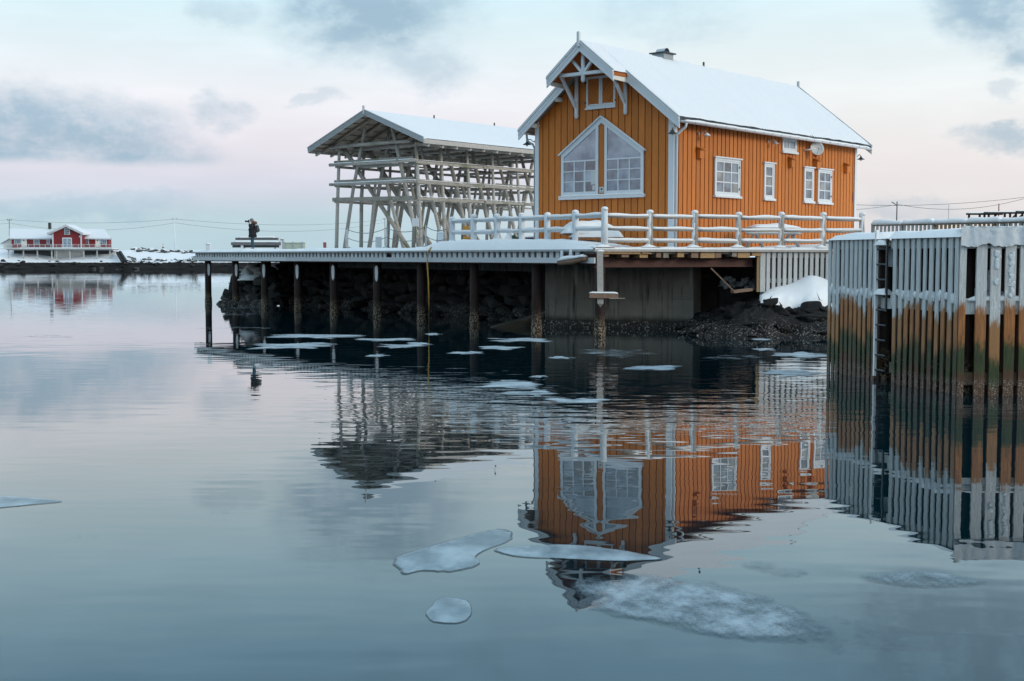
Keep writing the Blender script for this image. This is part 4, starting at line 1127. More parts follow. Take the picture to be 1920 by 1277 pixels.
# ------------------------------------------------------------------ timber palisade jetty in the right foreground
K = atz(1797, 741); Lf = atz(1553, 696)
pier = thing('timber_jetty', 'slatted timber jetty standing in the water at right, tide stained, snow on top', 'jetty', (K.x, K.y, 0))
u1 = (Lf - K).normalized(); n1 = Vector((-u1.y, u1.x, 0))
if n1.x > 0: n1 = -n1
u2 = Vector((1, -.06, 0)).normalized(); n2 = Vector((u2.y, -u2.x, 0))
if n2.y > 0: n2 = -n2
LL = (Lf - K).length
def F1(s, o, z): q = u1 * s + n1 * o; return Vector((q.x, q.y, z))
def F2(s, o, z): q = u2 * s + n2 * o; return Vector((q.x, q.y, z))
TOPZ = 3.27
bd = MB().box((-.068, -.014, -.9), (.068, .014, TOPZ)).mesh('board', 'tide_board')
bd2 = MB().box((-.105, -.035, -.9), (.105, .035, TOPZ - .01)).mesh('board', 'tide_board')
an1 = math.atan2(u1.y, u1.x); an2 = math.atan2(u2.y, u2.x)
rg = random.Random(21)
clump = [rock_mesh('snow_clump', 'frost', 300 + i, 18, 1.0) for i in range(4)]
s_list = [.10 + i * .2425 for i in range(11)] + [3.43 + i * .217 for i in range(11)]
for s in s_list:
    q = F1(s, .03, 0); inst('board', bd, pier, (q.x, q.y, rg.uniform(-.015, .01)), (0, rg.uniform(-.006, .006), an1), (rg.uniform(.82, 1.12), 1, 1))
for i in range(16):
    q = F2(.10 + i * .292 if i else .02, .03, 0)
    inst('board', bd2 if i else bd, pier, (q.x, q.y, rg.uniform(-.015, .01)), (0, rg.uniform(-.005, .005), an2), (rg.uniform(.93, 1.05), 1, 1))
# horizontal timbers behind the boards
for (a, b_) in ((-.02, 2.78), (3.32, LL + .05)):
    for z, h in ((3.14, .24), (1.84, .30), (.34, .24)):
        tb_ = MB().bar(F1(a, -.08, z), F1(b_, -.08, z), .14, h).build('waler', 'tide_board', pier)
        if z > 1 and z < 2: snow_on(F1(a + .05, -.05, z + h / 2), F1(b_ - .05, -.05, z + h / 2), .14, .10, 'snow', tb_, 3, 'snow', 24)
for z, h in ((3.14, .26), (1.80, .27), (.34, .26)):
    tb_ = MB().bar(F2(.1, -.08, z), F2(4.8, -.08, z), .14, h).build('waler', 'tide_board', pier)
    if 1 < z < 2: snow_on(F2(.15, -.03, z + h / 2), F2(4.7, -.03, z + h / 2), .15, .12, 'snow', tb_, 5, 'snow', 30)
# snow clumps caught between the boards
for i, s in enumerate(s_list[:-1]):
    if i == 10: continue
    q = F1(s + .115, .035, 2.0 + rg.uniform(-.03, .03)); inst('snow_clump', clump[i % 4], pier, (q.x, q.y, q.z), (0, 0, an1 + rg.uniform(-.4, .4)), (.13, .10, .22 + rg.uniform(-.06, .05)))
# inner frame
inner = []
poly = [F1(.3, -1.3, 0), F1(LL - .2, -1.3, 0), F1(LL - .2, -4.2, 0), F2(4.6, -5.0, 0), F2(4.6, -1.3, 0), F2(1.3, -1.3, 0)]
for s in (.25, 1.4, 2.7, 3.45, 4.5, 5.5):
    q = F1(s, -.30, 0); MB().tube([(q.x, q.y, -1), (q.x, q.y, 3.05)], .15, 10).build('inner_pile', 'pile', pier, True)
for s in (1.4, 2.8, 4.2):
    q = F2(s, -.35, 0); MB().tube([(q.x, q.y, -1), (q.x, q.y, 3.05)], .15, 10).build('inner_pile', 'pile', pier, True)
for k in range(17):
    q = F1(-.1 + k * .42, -1.15, 0); MB().bar(Vector((q.x, q.y, -1)), Vector((q.x, q.y, 3.05)), .05, .40, u1).build('gap_shade_board', 'rust_and_shade', pier)  # dark boards added so the gaps between slats look shaded
for k in range(10):
    q = F2(.35 + k * .46, -1.25, 0); MB().bar(Vector((q.x, q.y, -1)), Vector((q.x, q.y, 3.05)), .05, .44, u2).build('gap_shade_board', 'rust_and_shade', pier)
dk = MB().prism([F1(-.0, -.02, 3.06), F1(LL + .03, -.02, 3.06), F1(LL + .03, -4.4, 3.06), F2(5.2, -5.4, 3.06), F2(5.2, -.02, 3.06)], (0, 0, .12)).build('deck', 'beam', pier)
q0 = F1(1.9, -.62, 2.15); mound(pier, 'snow', F2(1.6, -.55, 0).x, F2(1.6, -.55, 0).y, 1.97, 3.4, .5, .22, an2, 'snow', 4, 24, 6, 2, .4)
for s, h in ((.72, .42), (1.08, .20)):
    q = F2(s, -.5, 0); mound(pier, 'icicle_snow', q.x, q.y, 2.15, .09, .10, h, 0, 'snow', 3, 6, 6)
# snow on the deck: three pillows with uneven lips
def ptop(u, v):
    s = -.10 + u * (LL + .15); o = .10 - v * 4.4
    edge = min(1, max(0, v * 4.4 / .22)) ** .5 * min(1, max(0, (1 - u) * LL / .25) + .3)
    if 2.80 < s < 3.34 and v * 4.4 < .55: edge *= .25
    h = .16 * edge * (1 + .4 * nz(s * 1.2, v * 3, 2)) + .05 * max(0, 1 - s) * edge
    q = F1(s, o, 0); return (q.x, q.y, TOPZ - .03 + h)
grid(70, 26, ptop, 'deck_snow', 'snow', pier)
def pfront(u, v):
    # lip of packed snow hanging over the right-hand face
    s = -.05 + u * 4.9; an = -1.25 + v * 3.0
    lip = .20 + .07 * nz(s * 3.1, 1) + .05 * nz(s * 9, 4) + .07 * max(0, nz(s * 1.3, 8))
    prof_o = .12 + .05 * nz(s * 4, 6) - .9 * max(0, v - .55)
    z = TOPZ - lip + (lip + .19 + .05 * nz(s * .9, 2)) * min(1, v / .45) ** .7 + .015 * nz(s * 14, v * 14, 1)
    q = F2(s, prof_o + .015 * nz(s * 12, v * 11, 5), 0); return (q.x, q.y, z)
grid(150, 16, pfront, 'snow_lip', 'frost', pier)
# snow stuck to the third wide board
for (s, z0, z1) in ((.98, 2.05, 2.92), (.70, 2.62, 2.95), (.69, 2.3, 2.36)):
    z = z0
    while z < z1:
        q = F2(s + rg.uniform(-.03, .03), .07, 0); inst('stuck_snow', clump[int(z * 50) % 4], pier, (q.x, q.y - .005, z), (0, rg.uniform(0, 3), an2), (rg.uniform(.06, .13), .03, rg.uniform(.07, .13))); z += .05
# ladder in the gap
lad = MB(); lad = MB().bar(F1(3.30, .06, .1), F1(3.30, .06, 3.45), .06, .06, u1).build('ladder', 'snow', pier)
for sx in (2.84,): MB().bar(F1(sx, .06, 1.6), F1(sx, .06, 3.25), .04, .05, u1).build('stile', 'dark_metal', lad)
for i in range(9):
    z = .25 + i * .345
    MB().tube([F1(2.84, .06, z), F1(3.30, .06, z)], .022, 6).build('rung', 'dark_metal', lad)
for z in (1.98, 3.10): 
    q = F1(3.06, 0.0, z); mound(pier, 'snow', q.x, q.y, z, .46, .30, .13, an1, 'snow', 5, 8, 6)
MB().bar(F1(2.86, -.22, 2.82), F1(3.30, -.22, 2.82), .03, .42).build('mesh_plate', 'grey_metal', pier)
q = F1(3.10, -.30, 2.2); MB().bar(F1(3.04, -.3, 2.02), F1(3.04, -.3, 2.62), .02, .13, u1).build('white_plank', 'snow', pier)
MB().bar(F1(2.84, -.12, 1.78), F1(3.3, -.12, 1.78), .1, .24).build('waler', 'tide_board', pier)

# ------------------------------------------------------------------ slatted railing behind the jetty
Q0 = at(1636, 430, 51.0); Q1 = at(1945, 430, 45.8)
rail = thing('slatted_railing', 'long grey slatted railing with a thick snow roll on its handrail', 'railing', (Q0.x, Q0.y, DECK))
dq = Q1 - Q0; dq.z = 0; LQ = dq.length; dq.normalize(); nq = Vector((dq.y, -dq.x, 0))
def RQ(s, o, z): q = dq * s + nq * o; return Vector((q.x, q.y, z))
MB().bar(RQ(0, 0, 4.07), RQ(LQ, 0, 4.07), .12, .07).build('handrail', 'beam', rail)
pk = MB().box((-.05, -.015, 0), (.05, .015, .85)).mesh('picket', 'grey_board'); pk2 = MB().box((-.05, -.015, 0), (.05, .015, .85)).mesh('picket', 'new_wood')
aq = math.atan2(dq.y, dq.x)
for i in range(int(LQ / .175)):
    s = .08 + i * .175; q = RQ(s, .05, 0); inst('picket', pk2 if (.42 < s / LQ < .60 or .64 < s / LQ < .78) else pk, rail, (q.x, q.y, 3.18), (0, 0, aq))
npst = 6
for i in range(npst):
    s = LQ * i / (npst - 1); q = RQ(s, -.02, 0)
    MB().bar(RQ(s, -.03, 3.1), RQ(s, -.03, 4.10), .10, .10, dq).build('post', 'beam', rail)
    if i < npst - 1: snow_on(RQ(s + .01, 0, 4.09), RQ(LQ * (i + 1) / (npst - 1) - .01, 0, 4.09), .30, .19, 'snow', rail, i, 'snow', 18)

# ------------------------------------------------------------------ small things on the quay
# person with a camera
pp = at(474, 463, 73.6); GZ = DECK + .12
person = thing('person', 'person in long black coat and grey cap photographing from the quay', 'person', (pp.x, pp.y, GZ), R(8))
def skin(name, joints, edges, radii, m, parent, sub=2):
    me = bpy.data.meshes.new(name); me.from_pydata(joints, edges, [])
    me.materials.append(MATS[m])
    o = bpy.data.objects.new(name, me); link(o, parent)
    sk = o.modifiers.new('skin', 'SKIN'); sk.use_smooth_shade = True
    layer = me.skin_vertices[0].data if me.skin_vertices else None
    if layer is None:
        bm = bmesh.new(); bm.from_mesh(me); bm.verts.layers.skin.verify(); bm.to_mesh(me); bm.free(); layer = me.skin_vertices[0].data
    for i, r_ in enumerate(radii): layer[i].radius = r_ if isinstance(r_, tuple) else (r_, r_)
    layer[0].use_root = True
    ss = o.modifiers.new('sub', 'SUBSURF'); ss.levels = sub; ss.render_levels = sub
    return o
m_paint('skin', (.46, .27, .20), .05, .55); m_paint('coat', (.014, .015, .018), .1, .85)
m_paint('trousers', (.02, .07, .10), .1, .8); m_paint('cap', (.20, .21, .21), .1, .9); m_paint('fur', (.17, .09, .06), .25, .95); m_paint('pack', (.05, .06, .07), .1, .7)
# faces local -x; body of one skin: pelvis, spine, neck, head, two arms up to the camera, two legs
J = [(0, 0, .92), (0, 0, 1.15), (.01, 0, 1.40), (-.01, 0, 1.52), (-.04, 0, 1.62), (-.05, 0, 1.72),
     (0, .18, 1.40), (-.06, .25, 1.17), (-.17, .10, 1.50), (-.20, .08, 1.57),
     (0, -.18, 1.40), (-.10, -.25, 1.18), (-.17, -.10, 1.50), (-.20, -.08, 1.57),
     (0, .10, .88), (-.02, .11, .47), (.02, .12, .07), (-.13, .13, .04),
     (0, -.10, .88), (-.03, -.11, .47), (.03, -.12, .07), (-.12, -.13, .04)]
Eg = [(0, 1), (1, 2), (2, 3), (3, 4), (4, 5), (2, 6), (6, 7), (7, 8), (8, 9), (2, 10), (10, 11), (11, 12), (12, 13), (0, 14), (14, 15), (15, 16), (16, 17), (0, 18), (18, 19), (19, 20), (20, 21)]
Rd = [(.13, .15), (.12, .15), (.12, .17), .055, .095, .085, .07, .05, .032, .035, .07, .05, .032, .035, .085, .06, .04, .035, .085, .06, .04, .035]
body = skin('body', J, Eg, Rd, 'skin', person)
fing = MB()
for sy in (1, -1):
    bx_ = Vector((-.20, .075 * sy, 1.59))
    for k in range(4): fing.tube([bx_ + Vector((0, -.008 * sy, .02 - k * .018)), bx_ + Vector((-.05, -.02 * sy, .025 - k * .018)), bx_ + Vector((-.07, -.055 * sy, .025 - k * .018))], [.010, .009, .007], 6)
    fing.tube([bx_ + Vector((.01, -.01 * sy, -.02)), bx_ + Vector((-.01, -.045 * sy, -.03))], [.011, .009], 6)
f_ = fing.mesh('fingers', 'skin'); fo = link(bpy.data.objects.new('fingers', f_), body)
face = MB().lathe((-.135, 0, 1.645), (-1, 0, -.2), [(.02, 0), (.012, .03), (.004, .035)], 8); face.tube([(-.12, -.025, 1.605), (-.125, .025, 1.605)], .008, 6)
for sy in (-1, 1): face.lathe((-.03, .092 * sy, 1.65), (0, sy, 0), [(.03, 0), (.032, .012), (.015, .018)], 8)
link(bpy.data.objects.new('face', face.mesh('face', 'skin')), body)
skin('coat', [(0, 0, .95), (0, 0, 1.15), (.01, 0, 1.40), (0, 0, 1.50), (0, .18, 1.41), (-.06, .26, 1.17), (-.16, .11, 1.48), (0, -.18, 1.41), (-.10, -.26, 1.18), (-.16, -.11, 1.48), (0, 0, .82)],
     [(0, 1), (1, 2), (2, 3), (2, 4), (4, 5), (5, 6), (2, 7), (7, 8), (8, 9), (0, 10)],
     [(.23, .25), (.22, .24), (.20, .23), .13, .13, .11, .08, .13, .11, .08, (.25, .26)], 'coat', person)
for sy in (-1, 1):
    skin('trouser_leg', [(0, .10 * sy, .86), (-.025, .11 * sy, .47), (.025, .12 * sy, .10)], [(0, 1), (1, 2)], [.11, .085, .075], 'trousers', person)
    skin('boot', [(.03, .12 * sy, .12), (.02, .12 * sy, .04), (-.14, .13 * sy, .04)], [(0, 1), (1, 2)], [.07, .06, .05], 'coat', person)
link(bpy.data.objects.new('cap', MB().lathe((-.04, 0, 1.665), (.1, 0, 1), [(.108, 0), (.112, .03), (.10, .09), (.06, .125), (.01, .135)], 14).mesh('cap', 'cap', 0, True)), person)
link(bpy.data.objects.new('fur_hood', MB().lathe((.10, 0, 1.47), (.25, 0, 1), [(.09, 0), (.15, .05), (.155, .11), (.11, .17), (.05, .17)], 14).mesh('fur_hood', 'fur', 0, True)), person)
cm = thing('camera', 'black camera held up to the eye of the person on the quay', 'camera', (pp.x, pp.y, GZ + 1.58), R(8))
BASE[cm.name] = 0
MB().box((-.25, -.075, -.01), (-.165, .075, .10)).build('camera_body', 'black', cm, bev=.01)
MB().box((-.24, -.03, .10), (-.18, .03, .135)).build('viewfinder', 'black', cm)
MB().lathe((-.25, 0, .045), (-1, 0, 0), [(.042, 0), (.042, .06), (.05, .065), (.05, .17), (.043, .175)], 14).build('lens', 'black', cm, True)
bpk = thing('backpack', 'grey backpack worn by the person on the quay', 'backpack', (pp.x, pp.y, GZ + 1.0), R(8))
BASE[bpk.name] = 0
o_ = MB().box((.17, -.16, -.02), (.36, .16, .42)).build('bag', 'pack', bpk, True, .07); MB().box((.345, -.11, .03), (.40, .11, .22)).build('pocket', 'pack', bpk, True, .02)
for sy in (-1, 1): MB().tube([(.20, .11 * sy, .40), (.06, .13 * sy, .46), (-.10, .13 * sy, .40), (-.14, .15 * sy, .22), (.10, .20 * sy, .05)], .018, 6).build('strap', 'pack', bpk, True)

m_wood('dark_plank', (.08, .085, .09), (.20, .21, .215), 0, (2, 9, 9))
# snow-laden plank bench behind the person
def local(px, py, dep, o): q = at(px, py, dep); return Vector((q.x - o.location.x, q.y - o.location.y, q.z))
bn = thing('plank_bench', 'snow laden picnic table of grey planks behind the person', 'picnic table', at(482, 464, 76.5) * 1)
bn.location.z = DECK; BASE[bn.name] = DECK
def plank(px0, px1, py, dep, wd, h, par, m='grey_board_h', name='plank', snow=.12, seed=1):
    a1, a2 = local(px0, py, dep, par), local(px1, py, dep, par)
    o_ = MB().bar(a1, a2, wd, h).build(name, m, par)
    if snow: snow_on(a1 + Vector((.15, 0, h / 2)), a2 + Vector((-.15, 0, h / 2)), wd * .95, snow, 'snow', o_, seed, 'snow', 16)
    return o_
plank(443, 521, 448, 76.5, .55, .13, bn, 'dark_plank', name='table_top', snow=.10, seed=2)
plank(434, 527, 457, 75.6, .28, .17, bn, 'dark_plank', name='bench_seat', snow=.09, seed=5)
plank(440, 524, 457, 77.6, .28, .12, bn, 'dark_plank', name='bench_seat', snow=.1, seed=7)
for px in (454, 526):
    a1 = local(px, 455, 75.6, bn); MB().bar(Vector((a1.x, a1.y, DECK)), Vector((a1.x, a1.y, a1.z + .12)), .14, .14, (1, 0, 0)).build('leg', 'white', bn)
    a1 = local(px + (4 if px < 500 else -10), 452, 76.6, bn); MB().bar(Vector((a1.x, a1.y, DECK)), Vector((a1.x, a1.y, a1.z)), .12, .12, (1, 0, 0)).build('leg', 'grey_board', bn)
plank(436, 524, 462, 76.0, .1, .14, bn, 'dark_metal', 'stretcher', 0)
# pale green fish crate
fc = thing('fish_crate', 'pale green crate with dark straps on the quay right of the person', 'crate', at(552, 463, 72) * 1)
fc.location.z = DECK + .05; BASE[fc.name] = fc.location.z
zc = fc.location.z
MB().box((-.55, -.35, zc), (.55, .35, zc + .42)).build('tub', 'green_crate', fc, bev=.02)
MB().box((-.57, -.37, zc + .42), (.57, .37, zc + .47)).build('rim', 'green_crate', fc)
for x in (-.5, -.02, .5): MB().box((x - .04, -.385, zc), (x + .04, -.352, zc + .50)).build('strap', 'grey_metal', fc)
def post_thing(name, label, cat, px, py, dep, w_, h, m, capm='snow', gz=DECK + .06):
    q = at(px, py, dep); o_ = thing(name, label, cat, (q.x, q.y, gz))
    MB().box((-w_ / 2, -w_ / 2, gz), (w_ / 2, w_ / 2, gz + h)).build('shaft', m, o_, bev=.01)
    if capm: mound(o_, 'snow_cap', 0, 0, gz + h, w_ * 1.25, w_ * 1.25, .07, 0, capm, px, 6, 6, 2)
    return o_
post_thing('bollard', 'small white bollard post at the far left end of the quay', 'bollard', 391, 460, 76.5, .26, .42, 'white')
post_thing('bollard', 'low red and white bollard between the green crate and the rope railing', 'bollard', 609, 460, 67, .15, .42, 'red_white')
post_thing('service_post', 'short white service post inside the rope railing below the rack', 'post', 710, 463, 63, .28, .62, 'galv')
post_thing('service_post', 'snow coated white service post at the right end of the rope railing', 'post', 826, 463, 58.5, .26, .75, 'frost')
post_thing('timber_stub', 'small grey timber stub behind the right end of the picnic table', 'post', 529, 455, 78, .2, .75, 'grey_board')
# rope railing
rr = thing('rope_railing', 'thin metal stanchions joined by two sagging ropes in front of the drying rack', 'railing', at(725, 463, 63.5) * 1)
rr.location.z = DECK; BASE[rr.name] = DECK
stn = [(652, 66.2), (725, 62.6), (799, 59.2), (848, 57.4)]
tops = []
for px, dep in stn:
    a1 = local(px, 460, dep, rr); tops.append(a1)
    MB().tube([(a1.x, a1.y, DECK), (a1.x, a1.y, 4.27)], .035, 8).build('stanchion', 'galv', rr, True)
    if px == 652: MB().tube([(a1.x - .13, a1.y + .2, DECK), (a1.x - .10, a1.y + .2, 4.2)], .03, 8).build('stanchion', 'galv', rr, True)
    MB().tube([(a1.x - .3, a1.y - .1, DECK + .1), (a1.x, a1.y, DECK + .24), (a1.x + .3, a1.y - .1, DECK + .1)], .02, 6).build('foot', 'dark_metal', rr)
for i in range(3):
    for z in (4.22, 3.78):
        a1, a2 = tops[i], tops[i + 1]
        pts = [Vector((a1.x + (a2.x - a1.x) * f, a1.y + (a2.y - a1.y) * f, z - .22 * (1 - (2 * f - 1) ** 2))) for f in [k / 10 for k in range(11)]]
        MB().tube(pts, .018, 5).build('rope', 'rope_grey', rr)
# electric box on the rack leg
eb = thing('electric_box', 'light grey electric cabinet strapped to the front corner post of the rack', 'cabinet', at(779, 430, 74.5) * 1)
z0 = eb.location.z = at(779, 425, 74.5).z; BASE[eb.name] = z0
MB().box((-.20, -.12, z0), (.20, .12, z0 + .48)).build('case', 'galv', eb, bev=.015)
MB().box((-.18, -.135, z0 + .03), (.18, -.122, z0 + .45)).build('door', 'galv', eb); MB().tube([(.0, 0, z0 - .9), (.0, 0, z0)], .03, 6).build('cable', 'dark_metal', eb)
# yellow crate and dark bin behind the left fence
yc_ = thing('yellow_crate', 'orange yellow slatted crate with a dark post behind the frosted fence', 'crate', at(880, 450, 60) * 1)
yc_.location.z = DECK + .15; BASE[yc_.name] = DECK + .15; z0 = DECK + .15
for i in range(5): MB().box((-.28, -.3, z0 + .02 + i * .10), (.36, -.27, z0 + .10 + i * .10)).build('slat', 'yellow', yc_)
MB().box((-.26, -.26, z0), (.34, .3, z0 + .48)).build('box', 'yellow', yc_)
MB().box((-.36, -.3, z0), (-.30, -.24, z0 + .70)).build('post', 'dark_metal', yc_); MB().box((-.30, -.1, z0 + .72), (-.02, .1, z0 + 1.0)).build('handle_block', 'yellow', yc_)
MB().box((-.30, -.05, z0 + .48), (-.2, .05, z0 + .72)).build('handle_stem', 'yellow', yc_)
bb = thing('fish_tub', 'dark blue lidded tub half hidden behind the fence at the house corner', 'tub', at(997, 450, 55) * 1)
bb.location.z = DECK + .05; BASE[bb.name] = DECK + .05; z0 = DECK + .05
m_paint('blue', (.02, .05, .11), .1, .5); MB().box((-.30, -.3, z0), (.30, .3, z0 + .42)).build('tub', 'blue', bb, bev=.03); MB().box((-.33, -.33, z0 + .42), (.33, .33, z0 + .50)).build('lid', 'blue', bb, bev=.015); mound(bb, 'snow', 0, 0, z0 + .50, .66, .62, .06, 0, 'snow', 1)
nt = thing('net_heap', 'green net heap under snow behind the frosted fence', 'net', at(967, 449, 57) * 1)
nt.location.z = DECK + .1; BASE[nt.name] = DECK + .1; m_paint('net', (.03, .10, .08), .3, .9)
mound(nt, 'net', 0, 0, DECK + .1, 1.0, .7, .38, 0, 'net', 7, 16, 10, 1.6, .6); mound(nt, 'snow', -.5, 0, DECK + .1, 1.5, .9, .46, 0, 'snow', 4, 16, 10, 1.6, .5)
# snow covered table by the gable
tb = thing('garden_table', 'garden table and seats buried under thick snow before the gable front', 'table', at(1108, 455, 48.0) * 1)
tb.location.z = DECK + .05; BASE[tb.name] = DECK + .05
c_ = local(1105, 428, 48.0, tb); mound(tb, 'table_snow', c_.x, c_.y, DECK + .60, 2.05, 1.2, .46, .25, 'snow', 3, 22, 12, 3.0, .10)
MB().box((c_.x - .98, c_.y - .5, DECK + .54), (c_.x + .98, c_.y + .5, DECK + .60)).build('table_top', 'old_plank', tb)
c2 = local(1118, 441, 47.6, tb); MB().box((c2.x - .95, c2.y - .25, DECK + .40), (c2.x + 1.0, c2.y + .2, DECK + .455)).build('seat', 'old_plank', tb)
mound(tb, 'seat_snow', c2.x, c2.y, DECK + .455, 2.0, .55, .30, .05, 'snow', 9, 18, 8, 4.0, .06)
for x in (-.8, .8): MB().bar((c_.x + x, c_.y - .4, DECK), (c_.x + x * .8, c_.y - .1, DECK + .54), .06, .12).build('leg', 'old_plank', tb)
MB().bar((c2.x - .75, c2.y - .3, DECK + .1), (c2.x - .65, c2.y - .3, DECK + .45), .09, .09).build('leg', 'old_plank', tb)
# picnic table on the right deck
pt = thing('picnic_table', 'grey picnic table with snow cap between the right fence and house', 'picnic table', at(1450, 452, 50.6) * 1)
pt.location.z = DECK + .05; BASE[pt.name] = DECK + .05
a1, a2 = local(1400, 441, 50.0, pt), local(1500, 441, 50.9, pt); a1.z = a2.z = DECK + .62
s_ = MB().bar(a1, a2, .26, .05).build('seat', 'log', pt); snow_on(a1 + Vector((0, 0, .025)), a2 + Vector((0, 0, .025)), .25, .10, 'snow', s_, 4, 'snow', 14)
a1, a2 = local(1400, 430, 51.0, pt), local(1500, 430, 51.9, pt); a1.z = a2.z = DECK + .86
t_ = MB().bar(a1, a2, .75, .05).build('table_top', 'log', pt); mound(t_, 'snow', (a1.x + a2.x) / 2, (a1.y + a2.y) / 2, DECK + .885, 2.2, .75, .17, .41, 'snow', 6, 20, 10, 2.0, .1)
for px in (1418, 1485):
    c_ = local(px, 445, 50.9, pt); MB().bar((c_.x + .22, c_.y - .5, DECK), (c_.x - .1, c_.y + .1, DECK + .84), .06, .12).build('leg', 'grey_board', pt); MB().bar((c_.x - .3, c_.y + .7, DECK), (c_.x, c_.y, DECK + .84), .06, .12).build('leg', 'grey_board', pt)
# hanging yellow rope
yr = thing('yellow_rope', 'yellow rope hanging from the quay edge down into the water', 'rope', at(811, 470, 54.6) * 1)
b0 = P0 + ED * 11.25 - EI * .24
yr.location = (b0.x, b0.y, 0); BASE[yr.name] = 0
MB().tube([(.35, .35, 3.28), (.12, .05, 3.22), (-.02, -.03, 3.05), (-.05, -.05, 2.6), (.0, -.05, 1.8), (.02, -.05, .8), (.0, -.05, -.4)], .032, 7).build('strand', 'rope_yellow', yr, True)

# ------------------------------------------------------------------ red house on the far shore
D = 290.0
rh = thing('red_house', 'long red wooden house with snowy roofs and terrace on the far shore', 'house', at(110, 470, D) * 1)
rh.location.z = 3.0; BASE[rh.name] = 3.0
def rp(px, py, dep=D): return local(px, py, dep, rh)
def panel(px0, px1, py0, py1, dep, m, name, par=None, th=.08):
    a, c = rp(px0, py1, dep), rp(px1, py0, dep)
    return MB().box((a.x, a.y, a.z), (c.x, c.y + th, c.z)).build(name, m, par or rh)
zf = rp(0, 464).z
# wings
for (x0, x1, nm) in ((22, 100, 'wing'), (150, 203, 'wing')):
    a, c = rp(x0, 464, D), rp(x1, 446, D)
    MB().box((a.x, D - rh.location.y, zf), (c.x, D - rh.location.y + 2.2, rp(0, 446).z)).build(nm, 'red', rh)
for (x0, x1, xt0, xt1) in ((18, 100, 18, 98), (148, 208, 150, 196)):
    e0, e1 = rp(x0, 446, D - .6), rp(x1, 447, D - .6); r0, r1 = rp(xt0, 428.5, D + 4), rp(xt1, 430, D + 4)
    MB().add([e0, e1, r1, r0, e0 + Vector((0, 5.2, 1.6)), r1 + Vector((0, .5, -.1)), e0 + Vector((0, 0, -.25)), e1 + Vector((0, 0, -.25)), e0 + Vector((0, 3.0, -.25)), e1 + Vector((-1.0, 3.0, -.25))],
             [(0, 1, 2, 3), (3, 2, 5, 4), (0, 6, 7, 1), (6, 8, 9, 7), (1, 7, 9, 5, 2), (0, 3, 4, 8, 6)]).build('roof', 'roof_snow', rh)
    MB().box((e0.x, e0.y - .03, e0.z - .3), (e1.x, e0.y - .003, e0.z - .02)).build('eave_board', 'white', rh)
# gabled middle
dm = D - 3.0
a, b_, ap = rp(98, 464, dm), rp(152, 464, dm), rp(124.5, 424.5, dm); el, er = rp(98, 437, dm), rp(152, 437.5, dm)
MB().prism([(a.x, a.y, zf), (b_.x, a.y, zf), (b_.x, a.y, er.z), (ap.x, a.y, ap.z), (a.x, a.y, el.z)], (0, 5, 0)).build('gable', 'red', rh)
for (e_, sg) in ((rp(90, 439, dm), -1), (rp(156, 438.5, dm), 1)):
    top = Vector((ap.x, a.y - .5, ap.z + .12)); ee = Vector((e_.x, a.y - .5, e_.z))
    MB().prism([top, ee, ee + Vector((0, 0, -.22)), top + Vector((0, 0, -.25))], (0, 6, 0)).build('gable_roof', 'white', rh)
    MB().prism([top + Vector((0, -.05, .32)), ee + Vector((sg * .1, -.05, .28)), ee + Vector((sg * .1, -.05, .005)), top + Vector((0, -.05, .005))], (0, 6.1, 0)).build('roof_snow', 'roof_snow', rh)
for x in (99, 152): panel(x - .9, x + .9, 438, 464, dm - .1, 'white', 'corner_board')
chm = rp(93, 418, D + 4); MB().box((chm.x - .25, chm.y - .3, chm.z - 1.4), (chm.x + .3, chm.y + .3, chm.z + .05)).build('chimney', 'dark_metal', rh)
def rwin(px0, px1, py0, py1, dep, cols, rows, sash=.7):
    wn = panel(px0, px1, py0, py1, dep - .12, 'white', 'window')
    cw_, ch_ = (px1 - px0 - 2 * sash) / cols, (py1 - py0 - 2 * sash) / rows
    for i in range(cols):
        for j in range(rows):
            panel(px0 + sash + cw_ * i + .25, px0 + sash + cw_ * (i + 1) - .25, py0 + sash + ch_ * j + .2, py0 + sash + ch_ * (j + 1) - .2, dep - .16, 'glass', 'pane', wn, .04)
rwin(120.5, 130.8, 427.8, 440, dm, 2, 3); rwin(26.5, 39.5, 446.8, 457.5, D, 3, 3); rwin(63, 73.8, 446.8, 458, D, 2, 3); rwin(87.5, 93.5, 447, 457.5, D, 1, 3)
rwin(156.5, 166.5, 447.5, 458.5, D, 2, 3); rwin(188, 199.8, 447.5, 458.5, D, 3, 3)
dr = panel(117, 134.5, 445.5, 464, dm - .12, 'white', 'terrace_door')
panel(119.3, 124.8, 447.8, 463, dm - .17, 'glass_pale', 'pane', dr, .04); panel(127.0, 132.6, 447.8, 463, dm - .17, 'glass_pale', 'pane', dr, .04)
for (x0, x1, xx) in ((40.3, 50, 44.6), (179, 187, 182.8)):
    d_ = panel(x0, x1, 446.8, 463, D - .12, 'cream', 'door'); panel(xx - .9, xx + .9, 449.5, 452, D - .16, 'dark_metal', 'door_light', d_, .04)
panel(148, 150.2, 442, 445, dm - .15, 'dish', 'outdoor_lamp')
